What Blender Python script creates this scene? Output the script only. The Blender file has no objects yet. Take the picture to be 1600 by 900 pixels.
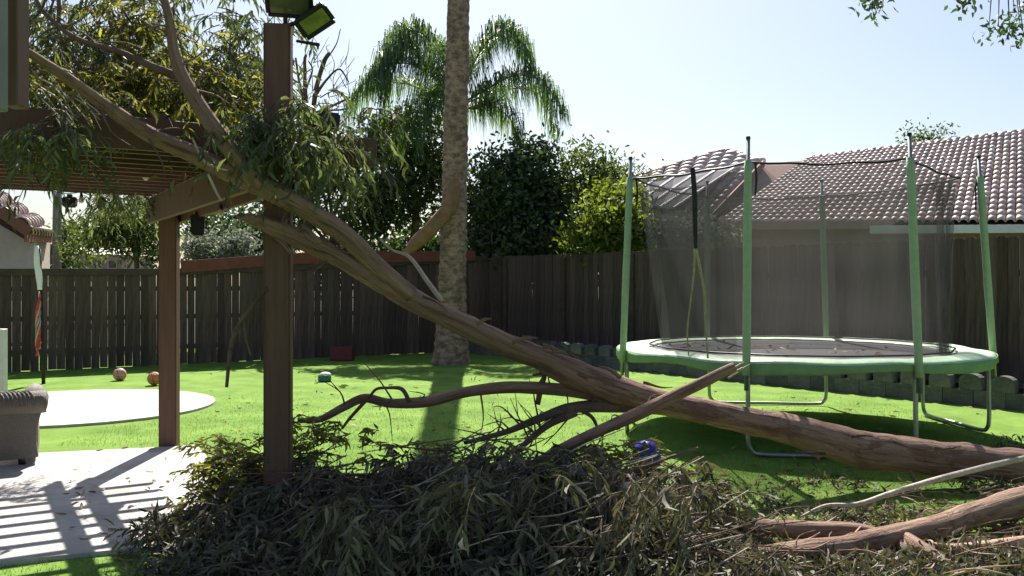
import bpy, bmesh, math, random
import numpy as np
from mathutils import Vector, Matrix, noise
random.seed(7); rng = np.random.default_rng(11)
PI = math.pi
sc = bpy.context.scene
COL = sc.collection
# ------------------------------------------------------------------ camera, light, sky
F = 1386.0; HZ = 443.0; CH = 1.6          # focal length (px of a 1600 px frame), horizon row, eye height
cd = bpy.data.cameras.new('camera'); cam = bpy.data.objects.new('camera', cd); COL.objects.link(cam)
cam.location = (0, 0, CH); cam.rotation_euler = (PI/2, 0, 0)
cd.sensor_width = 36; cd.lens = 36*F/1600; cd.shift_y = -(450-HZ)/1600
cd.clip_start = .05; cd.clip_end = 3000
sc.camera = cam
SUN_EL = math.radians(49); SUN_AZ = math.radians(-1.6)    # sun ahead of the camera, a touch to the left
w = bpy.data.worlds.new('World'); sc.world = w; w.use_nodes = True
nt = w.node_tree; bg = nt.nodes['Background']
sk = nt.nodes.new('ShaderNodeTexSky'); sk.sky_type = 'NISHITA'; sk.sun_disc = False
sk.sun_elevation = SUN_EL; sk.sun_rotation = SUN_AZ; sk.air_density = 1.0; sk.dust_density = 1.7; sk.ozone_density = 1.2
nt.links.new(sk.outputs[0], bg.inputs[0]); bg.inputs[1].default_value = 0.057
sl = bpy.data.lights.new('sun', 'SUN'); sl.energy = 5.0; sl.angle = math.radians(.5); sl.color = (1, .95, .87)
so = bpy.data.objects.new('sun', sl); COL.objects.link(so)
sd = Vector((math.sin(SUN_AZ)*math.cos(SUN_EL), math.cos(SUN_AZ)*math.cos(SUN_EL), math.sin(SUN_EL)))
so.rotation_euler = sd.to_track_quat('Z', 'Y').to_euler(); so.location = (0, 5, 30)
sc.view_settings.view_transform = 'Standard'; sc.view_settings.look = 'None'
sc.view_settings.exposure = 1.25; sc.view_settings.gamma = 1
sc.cycles.max_bounces = 8; sc.cycles.transparent_max_bounces = 24

def P(px, py, Y):                          # the point at distance Y seen at a pixel of the 1600x900 photograph
    return Vector(((px-800)/F*Y, Y, CH+(HZ-py)/F*Y))
def G(px, py, z=0.0):                      # the ground point seen at that pixel
    Y = (CH-z)*F/(py-HZ); return Vector(((px-800)/F*Y, Y, z))

# ------------------------------------------------------------------ materials
MATS = {}
def mat(name, c1, c2=None, rough=.8, scale=8, bump=0, bscale=None, stretch=(1,1,1), spec=.3, rnd=0, metal=0, contrast=(.35,.65), trans=0, tcol=None, coords='Object', detail=6):
    if name in MATS: return MATS[name]
    m = bpy.data.materials.new(name); m.use_nodes = True; n = m.node_tree.nodes; l = m.node_tree.links
    b = n['Principled BSDF']; out = n['Material Output']
    b.inputs['Roughness'].default_value = rough; b.inputs['Specular IOR Level'].default_value = spec; b.inputs['Metallic'].default_value = metal
    c2 = c2 or c1
    tc = n.new('ShaderNodeTexCoord'); mp = n.new('ShaderNodeMapping'); mp.inputs['Scale'].default_value = stretch
    l.new(tc.outputs[coords], mp.inputs[0])
    nz = n.new('ShaderNodeTexNoise'); nz.inputs['Scale'].default_value = scale; nz.inputs['Detail'].default_value = detail; nz.inputs['Roughness'].default_value = .65
    l.new(mp.outputs[0], nz.inputs['Vector'])
    rp = n.new('ShaderNodeValToRGB'); rp.color_ramp.elements[0].position, rp.color_ramp.elements[1].position = contrast
    rp.color_ramp.elements[0].color = (*c1, 1); rp.color_ramp.elements[1].color = (*c2, 1)
    l.new(nz.outputs['Fac'], rp.inputs[0]); col = rp.outputs[0]
    if rnd:
        hs = n.new('ShaderNodeHueSaturation'); src = n.new('ShaderNodeNewGeometry') if rnd > 0 else n.new('ShaderNodeObjectInfo')
        mr = n.new('ShaderNodeMapRange'); a = abs(rnd); mr.inputs['To Min'].default_value = 1-a; mr.inputs['To Max'].default_value = 1+a
        l.new(src.outputs['Random Per Island' if rnd > 0 else 'Random'], mr.inputs[0]); l.new(mr.outputs[0], hs.inputs['Value'])
        m2 = n.new('ShaderNodeMapRange'); m2.inputs['To Min'].default_value = .5-.06*a; m2.inputs['To Max'].default_value = .5+.03*a
        wn = n.new('ShaderNodeTexWhiteNoise'); wn.noise_dimensions = '1D'; l.new(src.outputs['Random Per Island' if rnd > 0 else 'Random'], wn.inputs['W'])
        l.new(wn.outputs['Value'], m2.inputs[0]); l.new(m2.outputs[0], hs.inputs['Hue'])
        l.new(col, hs.inputs['Color']); col = hs.outputs[0]
    l.new(col, b.inputs['Base Color'])
    if bump:
        bp = n.new('ShaderNodeBump'); bp.inputs['Strength'].default_value = min(1, bump); bp.inputs['Distance'].default_value = .02*max(1, bump)
        n2 = n.new('ShaderNodeTexNoise'); n2.inputs['Scale'].default_value = bscale or scale*4; n2.inputs['Detail'].default_value = 5
        l.new(mp.outputs[0], n2.inputs['Vector']); l.new(n2.outputs['Fac'], bp.inputs['Height']); l.new(bp.outputs[0], b.inputs['Normal'])
    if trans:
        tr = n.new('ShaderNodeBsdfTranslucent'); mx = n.new('ShaderNodeMixShader'); mx.inputs[0].default_value = trans
        if tcol:
            tm = n.new('ShaderNodeMixRGB'); tm.blend_type = 'MULTIPLY'; tm.inputs[0].default_value = 1; tm.inputs[2].default_value = (*tcol, 1)
            l.new(col, tm.inputs[1]); l.new(tm.outputs[0], tr.inputs[0])
        else: l.new(col, tr.inputs[0])
        l.new(b.outputs[0], mx.inputs[1]); l.new(tr.outputs[0], mx.inputs[2]); l.new(mx.outputs[0], out.inputs[0])
    MATS[name] = m; return m

M_turf = mat('turf', (.105,.195,.028), (.185,.30,.055), .9, 1.6, .6, 160, spec=.12)
M_conc = mat('concrete', (.33,.305,.28), (.50,.47,.44), .85, 2.6, .35, 70, detail=10)
M_soil = mat('soil', (.03,.024,.02), (.06,.05,.042), .95, 9, .8, 40)
M_brown = mat('brown_paint', (.085,.042,.028), (.125,.066,.045), .65, 5, .3, 30, stretch=(1,1,.25), rnd=-.14)
M_post = mat('post_paint', (.115,.058,.04), (.155,.082,.056), .6, 5, .3, 40, stretch=(6,6,.4))
M_fence = mat('fence_board', (.062,.043,.034), (.135,.095,.074), .9, 4, .5, 30, stretch=(6,6,.5), rnd=-.3)
M_fenced = mat('fence_rail', (.065,.045,.036), (.10,.072,.056), .9, 5, .4, 30)
M_redrail = mat('red_rail', (.16,.05,.035), (.22,.075,.05), .7, 5, .3, 30)
def bark_mat(name, c1, c2, c3):
    """streaky smooth bark: long fibres, pale and rusty patches, shallow fissures"""
    m = bpy.data.materials.new(name); m.use_nodes = True; n = m.node_tree.nodes; l = m.node_tree.links; b = n['Principled BSDF']; b.inputs['Roughness'].default_value = .85; b.inputs['Specular IOR Level'].default_value = .25
    at = n.new('ShaderNodeAttribute'); at.attribute_name = 'bark'
    def nz(scale, st, det=6):
        mp = n.new('ShaderNodeMapping'); mp.inputs['Scale'].default_value = st; l.new(at.outputs['Vector'], mp.inputs[0]); t = n.new('ShaderNodeTexNoise'); t.inputs['Scale'].default_value = scale; t.inputs['Detail'].default_value = det; t.inputs['Roughness'].default_value = .7; t.inputs['Distortion'].default_value = .6; l.new(mp.outputs[0], t.inputs['Vector']); return t.outputs['Fac']
    def ramp(src, p0, p1, a, c):
        r = n.new('ShaderNodeValToRGB'); r.color_ramp.elements[0].position, r.color_ramp.elements[1].position = p0, p1; r.color_ramp.elements[0].color = (*a,1); r.color_ramp.elements[1].color = (*c,1); l.new(src, r.inputs[0]); return r.outputs[0]
    fib = nz(16, (1,1,.10)); pat = nz(5, (1,1,.35), 8); fis = nz(34, (1,1,.07), 4)
    base = ramp(fib, .32, .68, c1, c2); msk = ramp(pat, .54, .66, (0,0,0), (1,1,1)); mx = n.new('ShaderNodeMixRGB'); l.new(msk, mx.inputs[0]); l.new(base, mx.inputs[1]); mx.inputs[2].default_value = (*c3,1)
    dk = ramp(fis, .36, .46, (.45,.42,.4), (1,1,1)); mu = n.new('ShaderNodeMixRGB'); mu.blend_type = 'MULTIPLY'; mu.inputs[0].default_value = .8; l.new(mx.outputs[0], mu.inputs[1]); l.new(dk, mu.inputs[2]); l.new(mu.outputs[0], b.inputs['Base Color'])
    ad = n.new('ShaderNodeMath'); ad.operation = 'ADD'; l.new(fib, ad.inputs[0]); l.new(fis, ad.inputs[1]); ad2 = n.new('ShaderNodeMath'); ad2.operation = 'ADD'; l.new(ad.outputs[0], ad2.inputs[0]); l.new(msk, ad2.inputs[1])
    bp = n.new('ShaderNodeBump'); bp.inputs['Strength'].default_value = 1; bp.inputs['Distance'].default_value = .02; l.new(ad2.outputs[0], bp.inputs['Height']); l.new(bp.outputs[0], b.inputs['Normal'])
    return m
M_bark = bark_mat('eucalyptus_bark', (.165,.094,.068), (.37,.235,.175), (.30,.15,.105))
M_barkr = bark_mat('red_bark', (.17,.10,.072), (.35,.235,.17), (.28,.15,.105))
M_barkd = mat('dark_bark', (.085,.058,.042), (.19,.13,.095), .9, 6, .8, 30)
M_palo = mat('pale_orange_bark', (.30,.18,.12), (.46,.31,.23), .8, 7, .5, 30, contrast=(.3,.7))
M_pale = mat('pale_stick', (.34,.28,.22), (.5,.43,.35), .7, 9, .4, 40)
M_palm = mat('palm_bark', (.15,.098,.074), (.42,.275,.21), .95, 7, 1.2, 22, stretch=(1,1,1.7), contrast=(.38,.62))
M_palmb = mat('palm_boot', (.19,.105,.055), (.30,.17,.09), .9, 5, .8, 22)
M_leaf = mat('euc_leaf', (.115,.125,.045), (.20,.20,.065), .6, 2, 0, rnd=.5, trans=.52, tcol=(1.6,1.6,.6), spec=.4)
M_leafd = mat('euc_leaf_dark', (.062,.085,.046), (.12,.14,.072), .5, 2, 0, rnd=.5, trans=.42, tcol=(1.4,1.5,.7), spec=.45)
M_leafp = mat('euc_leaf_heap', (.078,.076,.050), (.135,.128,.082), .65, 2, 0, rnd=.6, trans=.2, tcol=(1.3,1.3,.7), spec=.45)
M_dry = mat('dry_leaf', (.22,.15,.08), (.34,.26,.15), .7, 3, 0, rnd=.45, trans=.25)
M_tdark = mat('dark_leaf', (.032,.058,.03), (.075,.11,.052), .5, 1.5, 0, rnd=.45, trans=.3, tcol=(1.3,1.6,.6), spec=.5)
M_tmid = mat('mid_leaf', (.05,.075,.024), (.09,.12,.04), .6, 1.5, 0, rnd=.45, trans=.4, tcol=(1.5,1.6,.6))
M_tyel = mat('yellow_leaf', (.085,.115,.022), (.145,.175,.045), .6, 1.5, 0, rnd=.4, trans=.5, tcol=(1.5,1.6,.6))
M_tgrey = mat('grey_leaf', (.15,.18,.12), (.24,.27,.19), .6, 1.5, 0, rnd=.4, trans=.35)
M_frond = mat('palm_frond', (.065,.12,.06), (.125,.19,.08), .45, 1.5, 0, rnd=.4, trans=.4, tcol=(1.5,1.7,.6), spec=.5)
M_tile = mat('roof_tile', (.49,.33,.26), (.82,.67,.59), .5, 3.5, .3, 30, spec=.5, rnd=-.3)
M_tilej = mat('roof_tile_mass', (.47,.32,.265), (.80,.66,.60), .5, 3.5, .3, 30, spec=.5, rnd=.2)
M_deck = mat('roof_deck', (.05,.03,.025), (.08,.05,.04), .95, 4)
M_salmon = mat('salmon_stucco', (.42,.29,.235), (.47,.33,.275), .9, 6, .3, 90)
M_pink = mat('pink_stucco', (.52,.42,.39), (.58,.48,.44), .9, 6, .3, 90)
M_white = mat('white_paint', (.72,.70,.66), (.8,.78,.74), .6, 6)
M_fascia = mat('fascia_brown', (.20,.09,.06), (.26,.12,.085), .7, 6)
M_green = mat('green_foam', (.28,.385,.225), (.335,.44,.275), .75, 14, .3, 60)
M_steel = mat('galvanised_steel', (.25,.27,.26), (.36,.38,.37), .4, 12, metal=.7)
M_pad = mat('lime_pad', (.42,.58,.36), (.52,.68,.46), .45, 5, .4, 16)
M_skirt = mat('green_skirt', (.15,.26,.11), (.20,.34,.15), .6, 5, .4, 16)
M_bed = mat('jumping_mat', (.020,.019,.024), (.034,.032,.038), .6, 6, .15, 120, spec=.16)
M_black = mat('black_plastic', (.012,.012,.014), (.02,.02,.022), .45, 8)
M_rope = mat('rope', (.22,.20,.11), (.42,.40,.2), .8, 40)
M_blockm = mat('edging_block', (.10,.095,.092), (.17,.16,.155), .95, 8, .6, 50, rnd=-.25)
M_wick = mat('wicker', (.17,.145,.125), (.26,.225,.195), .6, 60, 1.0, 90, stretch=(1,1,3))
M_lens = mat('flood_lens', (.20,.24,.05), (.42,.46,.12), .12, 9, spec=.6, trans=.25)
M_lensg = mat('flood_lens_grey', (.08,.09,.07), (.14,.16,.10), .12, 9, spec=.6)
M_ballp = mat('pink_ball', (.50,.24,.21), (.60,.31,.27), .5, 6)
M_ballo = mat('orange_ball', (.48,.17,.07), (.58,.23,.10), .6, 20, .4, 120)
M_ballb = mat('blue_ball', (.022,.02,.22), (.04,.035,.34), .25, 6)
M_seam = mat('ball_seam', (.05,.03,.025), None, .7)
M_crate = mat('crate_red', (.13,.03,.032), (.17,.04,.04), .7)
M_red = mat('red_cloth', (.42,.05,.04), (.5,.08,.06), .7)
M_solar = mat('solar_glass', (.05,.05,.11), (.07,.07,.14), .16, 3, spec=.9)
M_glass = mat('window_glass', (.03,.035,.04), (.05,.055,.06), .08, 3, spec=.8)
M_beige = mat('beige_stucco', (.40,.33,.24), (.46,.39,.29), .9, 6)
M_teal = mat('teal_plastic', (.03,.12,.11), (.05,.17,.15), .4, 6)
M_gut = mat('gutter_grey', (.15,.14,.125), (.19,.18,.165), .6, 5)
M_bulb = mat('bulb_glass', (.5,.42,.35), (.6,.52,.44), .15, 5, spec=.6)

def mat_net():
    m = bpy.data.materials.new('safety_net'); m.use_nodes = True; n = m.node_tree.nodes; l = m.node_tree.links
    b = n['Principled BSDF']; b.inputs['Base Color'].default_value = (.055,.053,.052,1); b.inputs['Roughness'].default_value = .8
    tl = n.new('ShaderNodeBsdfTranslucent'); tl.inputs[0].default_value = (.055,.053,.052,1)
    m1 = n.new('ShaderNodeMixShader'); m1.inputs[0].default_value = .5; l.new(b.outputs[0], m1.inputs[1]); l.new(tl.outputs[0], m1.inputs[2])
    t = n.new('ShaderNodeBsdfTransparent'); mx = n.new('ShaderNodeMixShader'); mx.inputs[0].default_value = .3
    lw = n.new('ShaderNodeTexWave'); lw.wave_type = 'BANDS'; lw.bands_direction = 'Z'; lw.inputs['Scale'].default_value = .9; lw.inputs['Distortion'].default_value = 9; lw.inputs['Detail'].default_value = 3
    mr = n.new('ShaderNodeMapRange'); mr.inputs['To Min'].default_value = .36; mr.inputs['To Max'].default_value = .52; l.new(lw.outputs['Fac'], mr.inputs[0]); l.new(mr.outputs[0], mx.inputs[0])
    l.new(t.outputs[0], mx.inputs[1]); l.new(m1.outputs[0], mx.inputs[2]); l.new(mx.outputs[0], n['Material Output'].inputs[0])
    return m
M_net = mat_net()

# ------------------------------------------------------------------ object helpers
def tag(o, label=None, cat=None, group=None, kind=None):
    for k, v in (('label', label), ('category', cat), ('group', group), ('kind', kind)):
        if v: o[k] = v
    return o
def empty(name, loc, label=None, cat=None, group=None):
    o = bpy.data.objects.new(name, None); COL.objects.link(o); o.location = loc; o.empty_display_size = .2
    return tag(o, label, cat, group)
def origin(o):
    v = Vector((0,0,0))
    while o is not None: v += o.location; o = o.parent
    return v
def link(name, me, m=None, parent=None, loc=None, smooth=False):
    """me is in world coordinates when loc is None, else local to loc"""
    if m and not me.materials: me.materials.append(m)
    if smooth: me.polygons.foreach_set('use_smooth', [True]*len(me.polygons))
    o = bpy.data.objects.new(name, me); COL.objects.link(o)
    if loc is not None: o.location = loc
    if parent is not None:
        o.parent = parent; o.matrix_parent_inverse = Matrix.Translation(-origin2(parent))
    return o
def origin2(o):
    # world translation of a parent (parents here are never rotated or scaled, mesh parents sit at the world origin or at loc)
    M = Matrix.Identity(4)
    ch = []
    while o is not None: ch.append(o); o = o.parent
    for x in reversed(ch): M = M @ x.matrix_parent_inverse @ Matrix.Translation(x.location)
    return M.translation
def bmobj(name, bm, m, parent=None, smooth=False, bevel=0):
    if bevel:
        bmesh.ops.bevel(bm, geom=[e for e in bm.edges], offset=bevel, segments=1, affect='EDGES', clamp_overlap=True)
    me = bpy.data.meshes.new(name); bm.to_mesh(me); bm.free()
    return link(name, me, m, parent, smooth=smooth)
def npmesh(name, V, Fq, k=4):
    V = np.asarray(V, np.float32).reshape(-1, 3); Fq = np.asarray(Fq, np.int32).reshape(-1, k)
    me = bpy.data.meshes.new(name); me.vertices.add(len(V)); me.vertices.foreach_set('co', V.ravel())
    me.loops.add(Fq.size); me.loops.foreach_set('vertex_index', Fq.ravel())
    me.polygons.add(len(Fq)); me.polygons.foreach_set('loop_start', np.arange(0, Fq.size, k, dtype=np.int32))
    me.update(calc_edges=True); me.validate(); return me
def bm_box(bm, a, b, wd, ht, up=Vector((0,0,1)), z0=None):
    """a board from a to b (centre line), width across, height along up"""
    a = Vector(a); b = Vector(b); d = (b-a).normalized(); s = d.cross(up).normalized(); u = s.cross(d).normalized()
    vs = [bm.verts.new(p + s*wd/2*i + u*ht/2*j) for p in (a, b) for i, j in ((-1,-1),(1,-1),(1,1),(-1,1))]
    for f in ((0,1,2,3),(7,6,5,4),(0,4,5,1),(1,5,6,2),(2,6,7,3),(3,7,4,0)): bm.faces.new([vs[i] for i in f])
    return vs
def board(name, a, b, wd, ht, m, parent=None, up=Vector((0,0,1)), bevel=.004):
    bm = bmesh.new(); bm_box(bm, a, b, wd, ht, up); bmesh.ops.recalc_face_normals(bm, faces=bm.faces)
    return bmobj(name, bm, m, parent, bevel=bevel)
def catmull(pts, n):
    pts = [np.array(p, float) for p in pts]; pts = [2*pts[0]-pts[1]] + pts + [2*pts[-1]-pts[-2]]
    out = []
    for i in range(1, len(pts)-2):
        p0, p1, p2, p3 = pts[i-1:i+3]
        for k in range(n):
            t = k/n; out.append(.5*((2*p1)+(-p0+p2)*t+(2*p0-5*p1+4*p2-p3)*t*t+(-p0+3*p1-3*p2+p3)*t**3))
    out.append(pts[-2]); return out
def tube_np(path, seg=8, rough=.0, seed=0, nscale=3.0):
    """path: rows (x,y,z,r) -> verts, quads (ends closed by small cones)"""
    path = np.array(path, float); n = len(path); V = []; Q = []
    up = Vector((.13,.21,.97)); prev = None
    for i in range(n):
        p = Vector(path[i,:3]); d = Vector(path[min(i+1,n-1),:3]-path[max(i-1,0),:3])
        if d.length < 1e-9: d = Vector((0,0,1))
        d.normalize()
        if prev is None: s = d.cross(up)
        else: s = prev - d*prev.dot(d)
        if s.length < 1e-6: s = d.cross(Vector((1,0,0)))
        s.normalize(); prev = s; t = d.cross(s)
        for k in range(seg):
            a = 2*PI*k/seg; dr = s*math.cos(a)+t*math.sin(a); r = path[i,3]
            if rough:
                q = (p + dr*r)*nscale + Vector((seed*7.1, seed*3.3, 0)); r *= 1+rough*noise.noise(q)+rough*.6*noise.noise(q*2.7)
            V.append(p + dr*r)
    for i in range(n-1):
        for k in range(seg):
            k2 = (k+1) % seg; Q.append((i*seg+k, i*seg+k2, (i+1)*seg+k2, (i+1)*seg+k))
    b = len(V); V.append(Vector(path[0,:3])); V.append(Vector(path[-1,:3]))
    for k in range(0, seg, 2):
        k1, k2 = (k+1) % seg, (k+2) % seg
        Q.append((b, k2, k1, k)); e = (n-1)*seg; Q.append((b+1, e+k, e+k1, e+k2))
    return V, Q
def bark_coords(me, path, seg):
    path = np.array(path, float); al = np.concatenate([[0], np.cumsum(np.linalg.norm(np.diff(path[:,:3], axis=0), axis=1))]); a = 2*PI*np.arange(seg)/seg; r = np.maximum(path[:,3], .02)
    T = np.stack([np.cos(a)[None]*r[:,None], np.sin(a)[None]*r[:,None], np.broadcast_to(al[:,None], (len(path),seg))], -1).reshape(-1,3); T = np.concatenate([T, [[0,0,0],[0,0,al[-1]]]])
    at = me.attributes.new('bark', 'FLOAT_VECTOR', 'POINT'); at.data.foreach_set('vector', T.astype(np.float32).ravel())
def tube(name, pts, m, parent=None, seg=8, n=6, rough=0, seed=0, nscale=3.0, loc=None):
    pa = catmull(pts, n) if n > 1 else pts; V, Q = tube_np(pa, seg, rough, seed, nscale); me = npmesh(name, V, Q)
    if rough: bark_coords(me, pa, seg)
    return link(name, me, m, parent, smooth=True)
def tubes(name, lst, m, parent=None, seg=6, n=4, rough=0):
    V = []; Q = []
    for i, pts in enumerate(lst):
        v, q = tube_np(catmull(pts, n) if n > 1 else pts, seg, rough, i); o = len(V); V += v; Q += [tuple(x+o for x in f) for f in q]
    return link(name, npmesh(name, V, Q), m, parent, smooth=True)
def unit(a): return a/np.maximum(np.linalg.norm(a, axis=-1, keepdims=True), 1e-9)
def leaf_mesh(name, pos, d, L, W, curl=.12):
    """lance shaped, slightly sickled blades of three quads each"""
    n = len(pos); d = unit(d); r = rng.normal(size=(n,3)); sd_ = unit(np.cross(d, r)); nr = np.cross(sd_, d)
    L = np.broadcast_to(L, n)[:,None]; W = np.broadcast_to(W, n)[:,None]; ck = rng.normal(0, .16, (n,1)); cu = rng.normal(curl, .12, (n,1)); rows = []
    for t, wf in ((0,.16),(.3,1),(.65,.8),(1,.06)):
        c = pos + d*L*t + sd_*L*ck*math.sin(t*PI) + nr*L*cu*(t-t*t)*1.6
        rows += [c - sd_*W*.5*wf, c + sd_*W*.5*wf]
    V = np.stack(rows, 1).reshape(-1,3); b = (np.arange(n)*8)[:,None,None]
    Fq = b + np.array([[0,1,3,2],[2,3,5,4],[4,5,7,6]])[None]; return npmesh(name, V, Fq.reshape(-1,4))
def sprays(roots, dirs, ln, nleaf, L, W, droop=.5, hang=.5):
    """leafy twigs: blades set alternately along a bending twig; returns blades and the twig lines"""
    roots = np.asarray(roots); n = len(roots); dirs = unit(np.asarray(dirs)); ln = ln*(1+rng.uniform(-.35,.35,(n,1))); dn = np.array([0,0,-1.])
    at = lambda t: roots + dirs*ln*t + dn*droop*ln*t*t
    P_, D_ = [], []
    for k in range(nleaf):
        t = .12+.88*k/(nleaf-1); tg = unit(dirs + dn*2*droop*t); sd_ = unit(np.cross(tg, dn)+rng.normal(0,.25,(n,3)))*(1 if k % 2 else -1)
        P_.append(at(t)+rng.normal(0,.006,(n,3))); D_.append(tg*.55 + sd_*rng.uniform(.35,.9,(n,1)) + dn*hang + rng.normal(0,.22,(n,3)))
    P_ = np.concatenate(P_); D_ = np.concatenate(D_); m = len(P_); keep = rng.uniform(size=m) < .88
    lines = [[(*a,.0045),(*b,.0035),(*c,.0015)] for a, b, c in zip(at(0), at(.5), at(1))]
    return (P_[keep], D_[keep], (L*(1+rng.uniform(-.4,.35,m)))[keep], (W*(1+rng.uniform(-.3,.3,m)))[keep]), lines
def ray_dirs(n, up=.1, spread=1.0): 
    a = rng.uniform(0, 2*PI, n); return np.stack([np.cos(a)*spread, np.sin(a)*spread, rng.normal(up, .35, n)], 1)
def clumps(centers, per, spread, droop, L, W, Ls=.3, size=None):
    """leaf sprays around centres; droop 0 random .. 1 hanging"""
    c = np.repeat(np.asarray(centers), per, 0); n = len(c)
    pos = c + rng.normal(0, 1, (n,3))*np.asarray(spread)
    d = unit(rng.normal(size=(n,3)))*(1-droop) + np.array([0,0,-1.])*droop + rng.normal(0,.25,(n,3))*droop
    l = L*(1+rng.uniform(-Ls, Ls, n)); return pos, d, l, np.full(n, W)*(1+rng.uniform(-.25,.25,n))
def foliage(name, data, m, parent=None):
    pos = np.concatenate([x[0] for x in data]); d = np.concatenate([x[1] for x in data]); L = np.concatenate([x[2] for x in data]); W = np.concatenate([x[3] for x in data])
    o = link(name, leaf_mesh(name, pos, d, L, W), m, parent); o['kind'] = 'stuff'; return o
def blob_points(c, r, n, shell=.35):
    d = unit(rng.normal(size=(n,3))); q = rng.uniform(shell, 1, (n,1))**.5
    q = q*(1+.45*np.array([noise.noise(Vector(v*2.3)+Vector(c)) for v in d]))[:,None]; return np.asarray(c) + d*q*np.asarray(r)

# ------------------------------------------------------------------ ground
def poly_slab(name, pts, z0, z1, m, kind='structure', bevel=0):
    bm = bmesh.new(); t = [bm.verts.new((x, y, z1)) for x, y in pts]; f = bm.faces.new(t)
    r = bmesh.ops.extrude_face_region(bm, geom=[f]); vs = [g for g in r['geom'] if isinstance(g, bmesh.types.BMVert)]
    for v in vs: v.co.z = z0
    bmesh.ops.recalc_face_normals(bm, faces=bm.faces); bmesh.ops.triangulate(bm, faces=[f for f in bm.faces if len(f.verts) > 4])
    o = bmobj(name, bm, m); return tag(o, kind=kind)
bm = bmesh.new(); bmesh.ops.create_grid(bm, x_segments=2, y_segments=2, size=600)
for v in bm.verts: v.co.z = -.02
tag(bmobj('ground', bm, M_soil), kind='structure')
# lawn: a softly uneven sheet
nx, ny = 120, 130; xs = np.linspace(-13, 11, nx); ys = np.linspace(-3, 22.6, ny)
V = [(x, y, .012*noise.noise(Vector((x*.6, y*.6, 1)))+.004*noise.noise(Vector((x*2.3, y*2.3, 4)))) for y in ys for x in xs]
Q = [(j*nx+i, j*nx+i+1, (j+1)*nx+i+1, (j+1)*nx+i) for j in range(ny-1) for i in range(nx-1)]
tag(link('lawn', npmesh('lawn', V, Q), M_turf, smooth=True), kind='structure')
# patio slab (front edge, right edge, back edge) and the round pad
pat = [G(*p) for p in ((-260,735),(0,716),(150,709),(306,701),(322,716),(330,745),(322,800),(330,856),(200,866),(0,887),(-300,915))]
poly_slab('patio', [(p.x, p.y) for p in pat][::-1], -.03, .035, M_conc)
pc = (-5.72, 11.45); poly_slab('concrete_pad', [(pc[0]+1.8*math.cos(a), pc[1]+1.74*math.sin(a)) for a in np.linspace(0, 2*PI, 49)[:-1]], -.03, .03, M_conc)
# turf blades near the camera and along the lit lawn: short upright blades, denser near
N = 60000; gx = rng.uniform(-4.5, 5.0, N); gy = 4.2 + rng.beta(1.0, 2.0, N)*9
keep = ~((gx < -2.0) & (gy < 8.7) & (gy > 5.2)) & (np.hypot(gx-pc[0], gy-pc[1]) > 1.9)
gx, gy = gx[keep], gy[keep]; n = len(gx)
pos = np.stack([gx, gy, np.full(n, .0)], 1); d = np.stack([rng.normal(0,.45,n), rng.normal(0,.45,n), np.ones(n)], 1)
M_blade = mat('turf_blade', (.125,.23,.035), (.165,.29,.05), .8, 1.3, 0, rnd=.25, trans=.3)
o = link('turf_blades', leaf_mesh('turf_blades', pos, d, rng.uniform(.018,.034,n), .004), M_blade); tag(o, 'short bright green blades of artificial turf standing in the lawn', 'grass', kind='stuff')

# ------------------------------------------------------------------ fences
def fence(name, label, A, B, z0, ztop, step=.145, overlap_left=0):
    A = Vector(A); B = Vector(B); L = (B-A).length; d = (B-A).normalized(); nrm = Vector((d.y, -d.x, 0))
    if nrm.y > 0: nrm = -nrm
    root = empty(name, (A+B)/2, label, 'fence'); n = int(L/step); ang = math.atan2(d.y, d.x)
    proto = {}
    for i in range(n):
        t = (i+.5)*step; g = .003 if random.random() < .88 else random.uniform(.006, .016)
        z = ztop(t/L); hk = round(z-z0, 1); wk = round(step-g, 3)
        key = (round(hk, 1), round(wk, 3))
        if key not in proto:
            bm = bmesh.new(); h = z-z0; w2 = wk/2
            prof = [(-w2,0),(w2,0),(w2,h-.025),(w2-.025,h),(-w2+.025,h),(-w2,h-.025)]
            f = bm.faces.new([bm.verts.new((x,-.009,zz)) for x, zz in prof]); r = bmesh.ops.extrude_face_region(bm, geom=[f])
            for v in r['geom']:
                if isinstance(v, bmesh.types.BMVert): v.co.y += .018
            bmesh.ops.recalc_face_normals(bm, faces=bm.faces); me = bpy.data.meshes.new('fence_board'); bm.to_mesh(me); bm.free(); me.materials.append(M_fence); proto[key] = me
        p = A + d*t; o = link('fence_board', proto[key], None, root, loc=Vector((p.x, p.y, z0+random.uniform(-.012,.012))))
        o.rotation_euler = (random.uniform(-.008,.008), random.uniform(-.006,.006), ang+random.uniform(-.02,.02))
    for zr in (.35, .95, 1.5):
        a = A - nrm*.045; b = B - nrm*.045; q = z0+zr
        board('rail', (a.x,a.y,q), (b.x,b.y,q), .04, .09, M_fenced, root)
    return root, d, nrm, L
FC = Vector((-.35, 21.42, 0)); FA = FC - Vector((.851,.525,0))*15.3
zl = lambda t: 1.80 + .42*max(0, (t-.42)/.58)
froot, fd, fn, fl = fence('back_fence', 'long dark board fence across the back of the lawn behind the leaning trunk', FA, FC, .0, zl)
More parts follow.
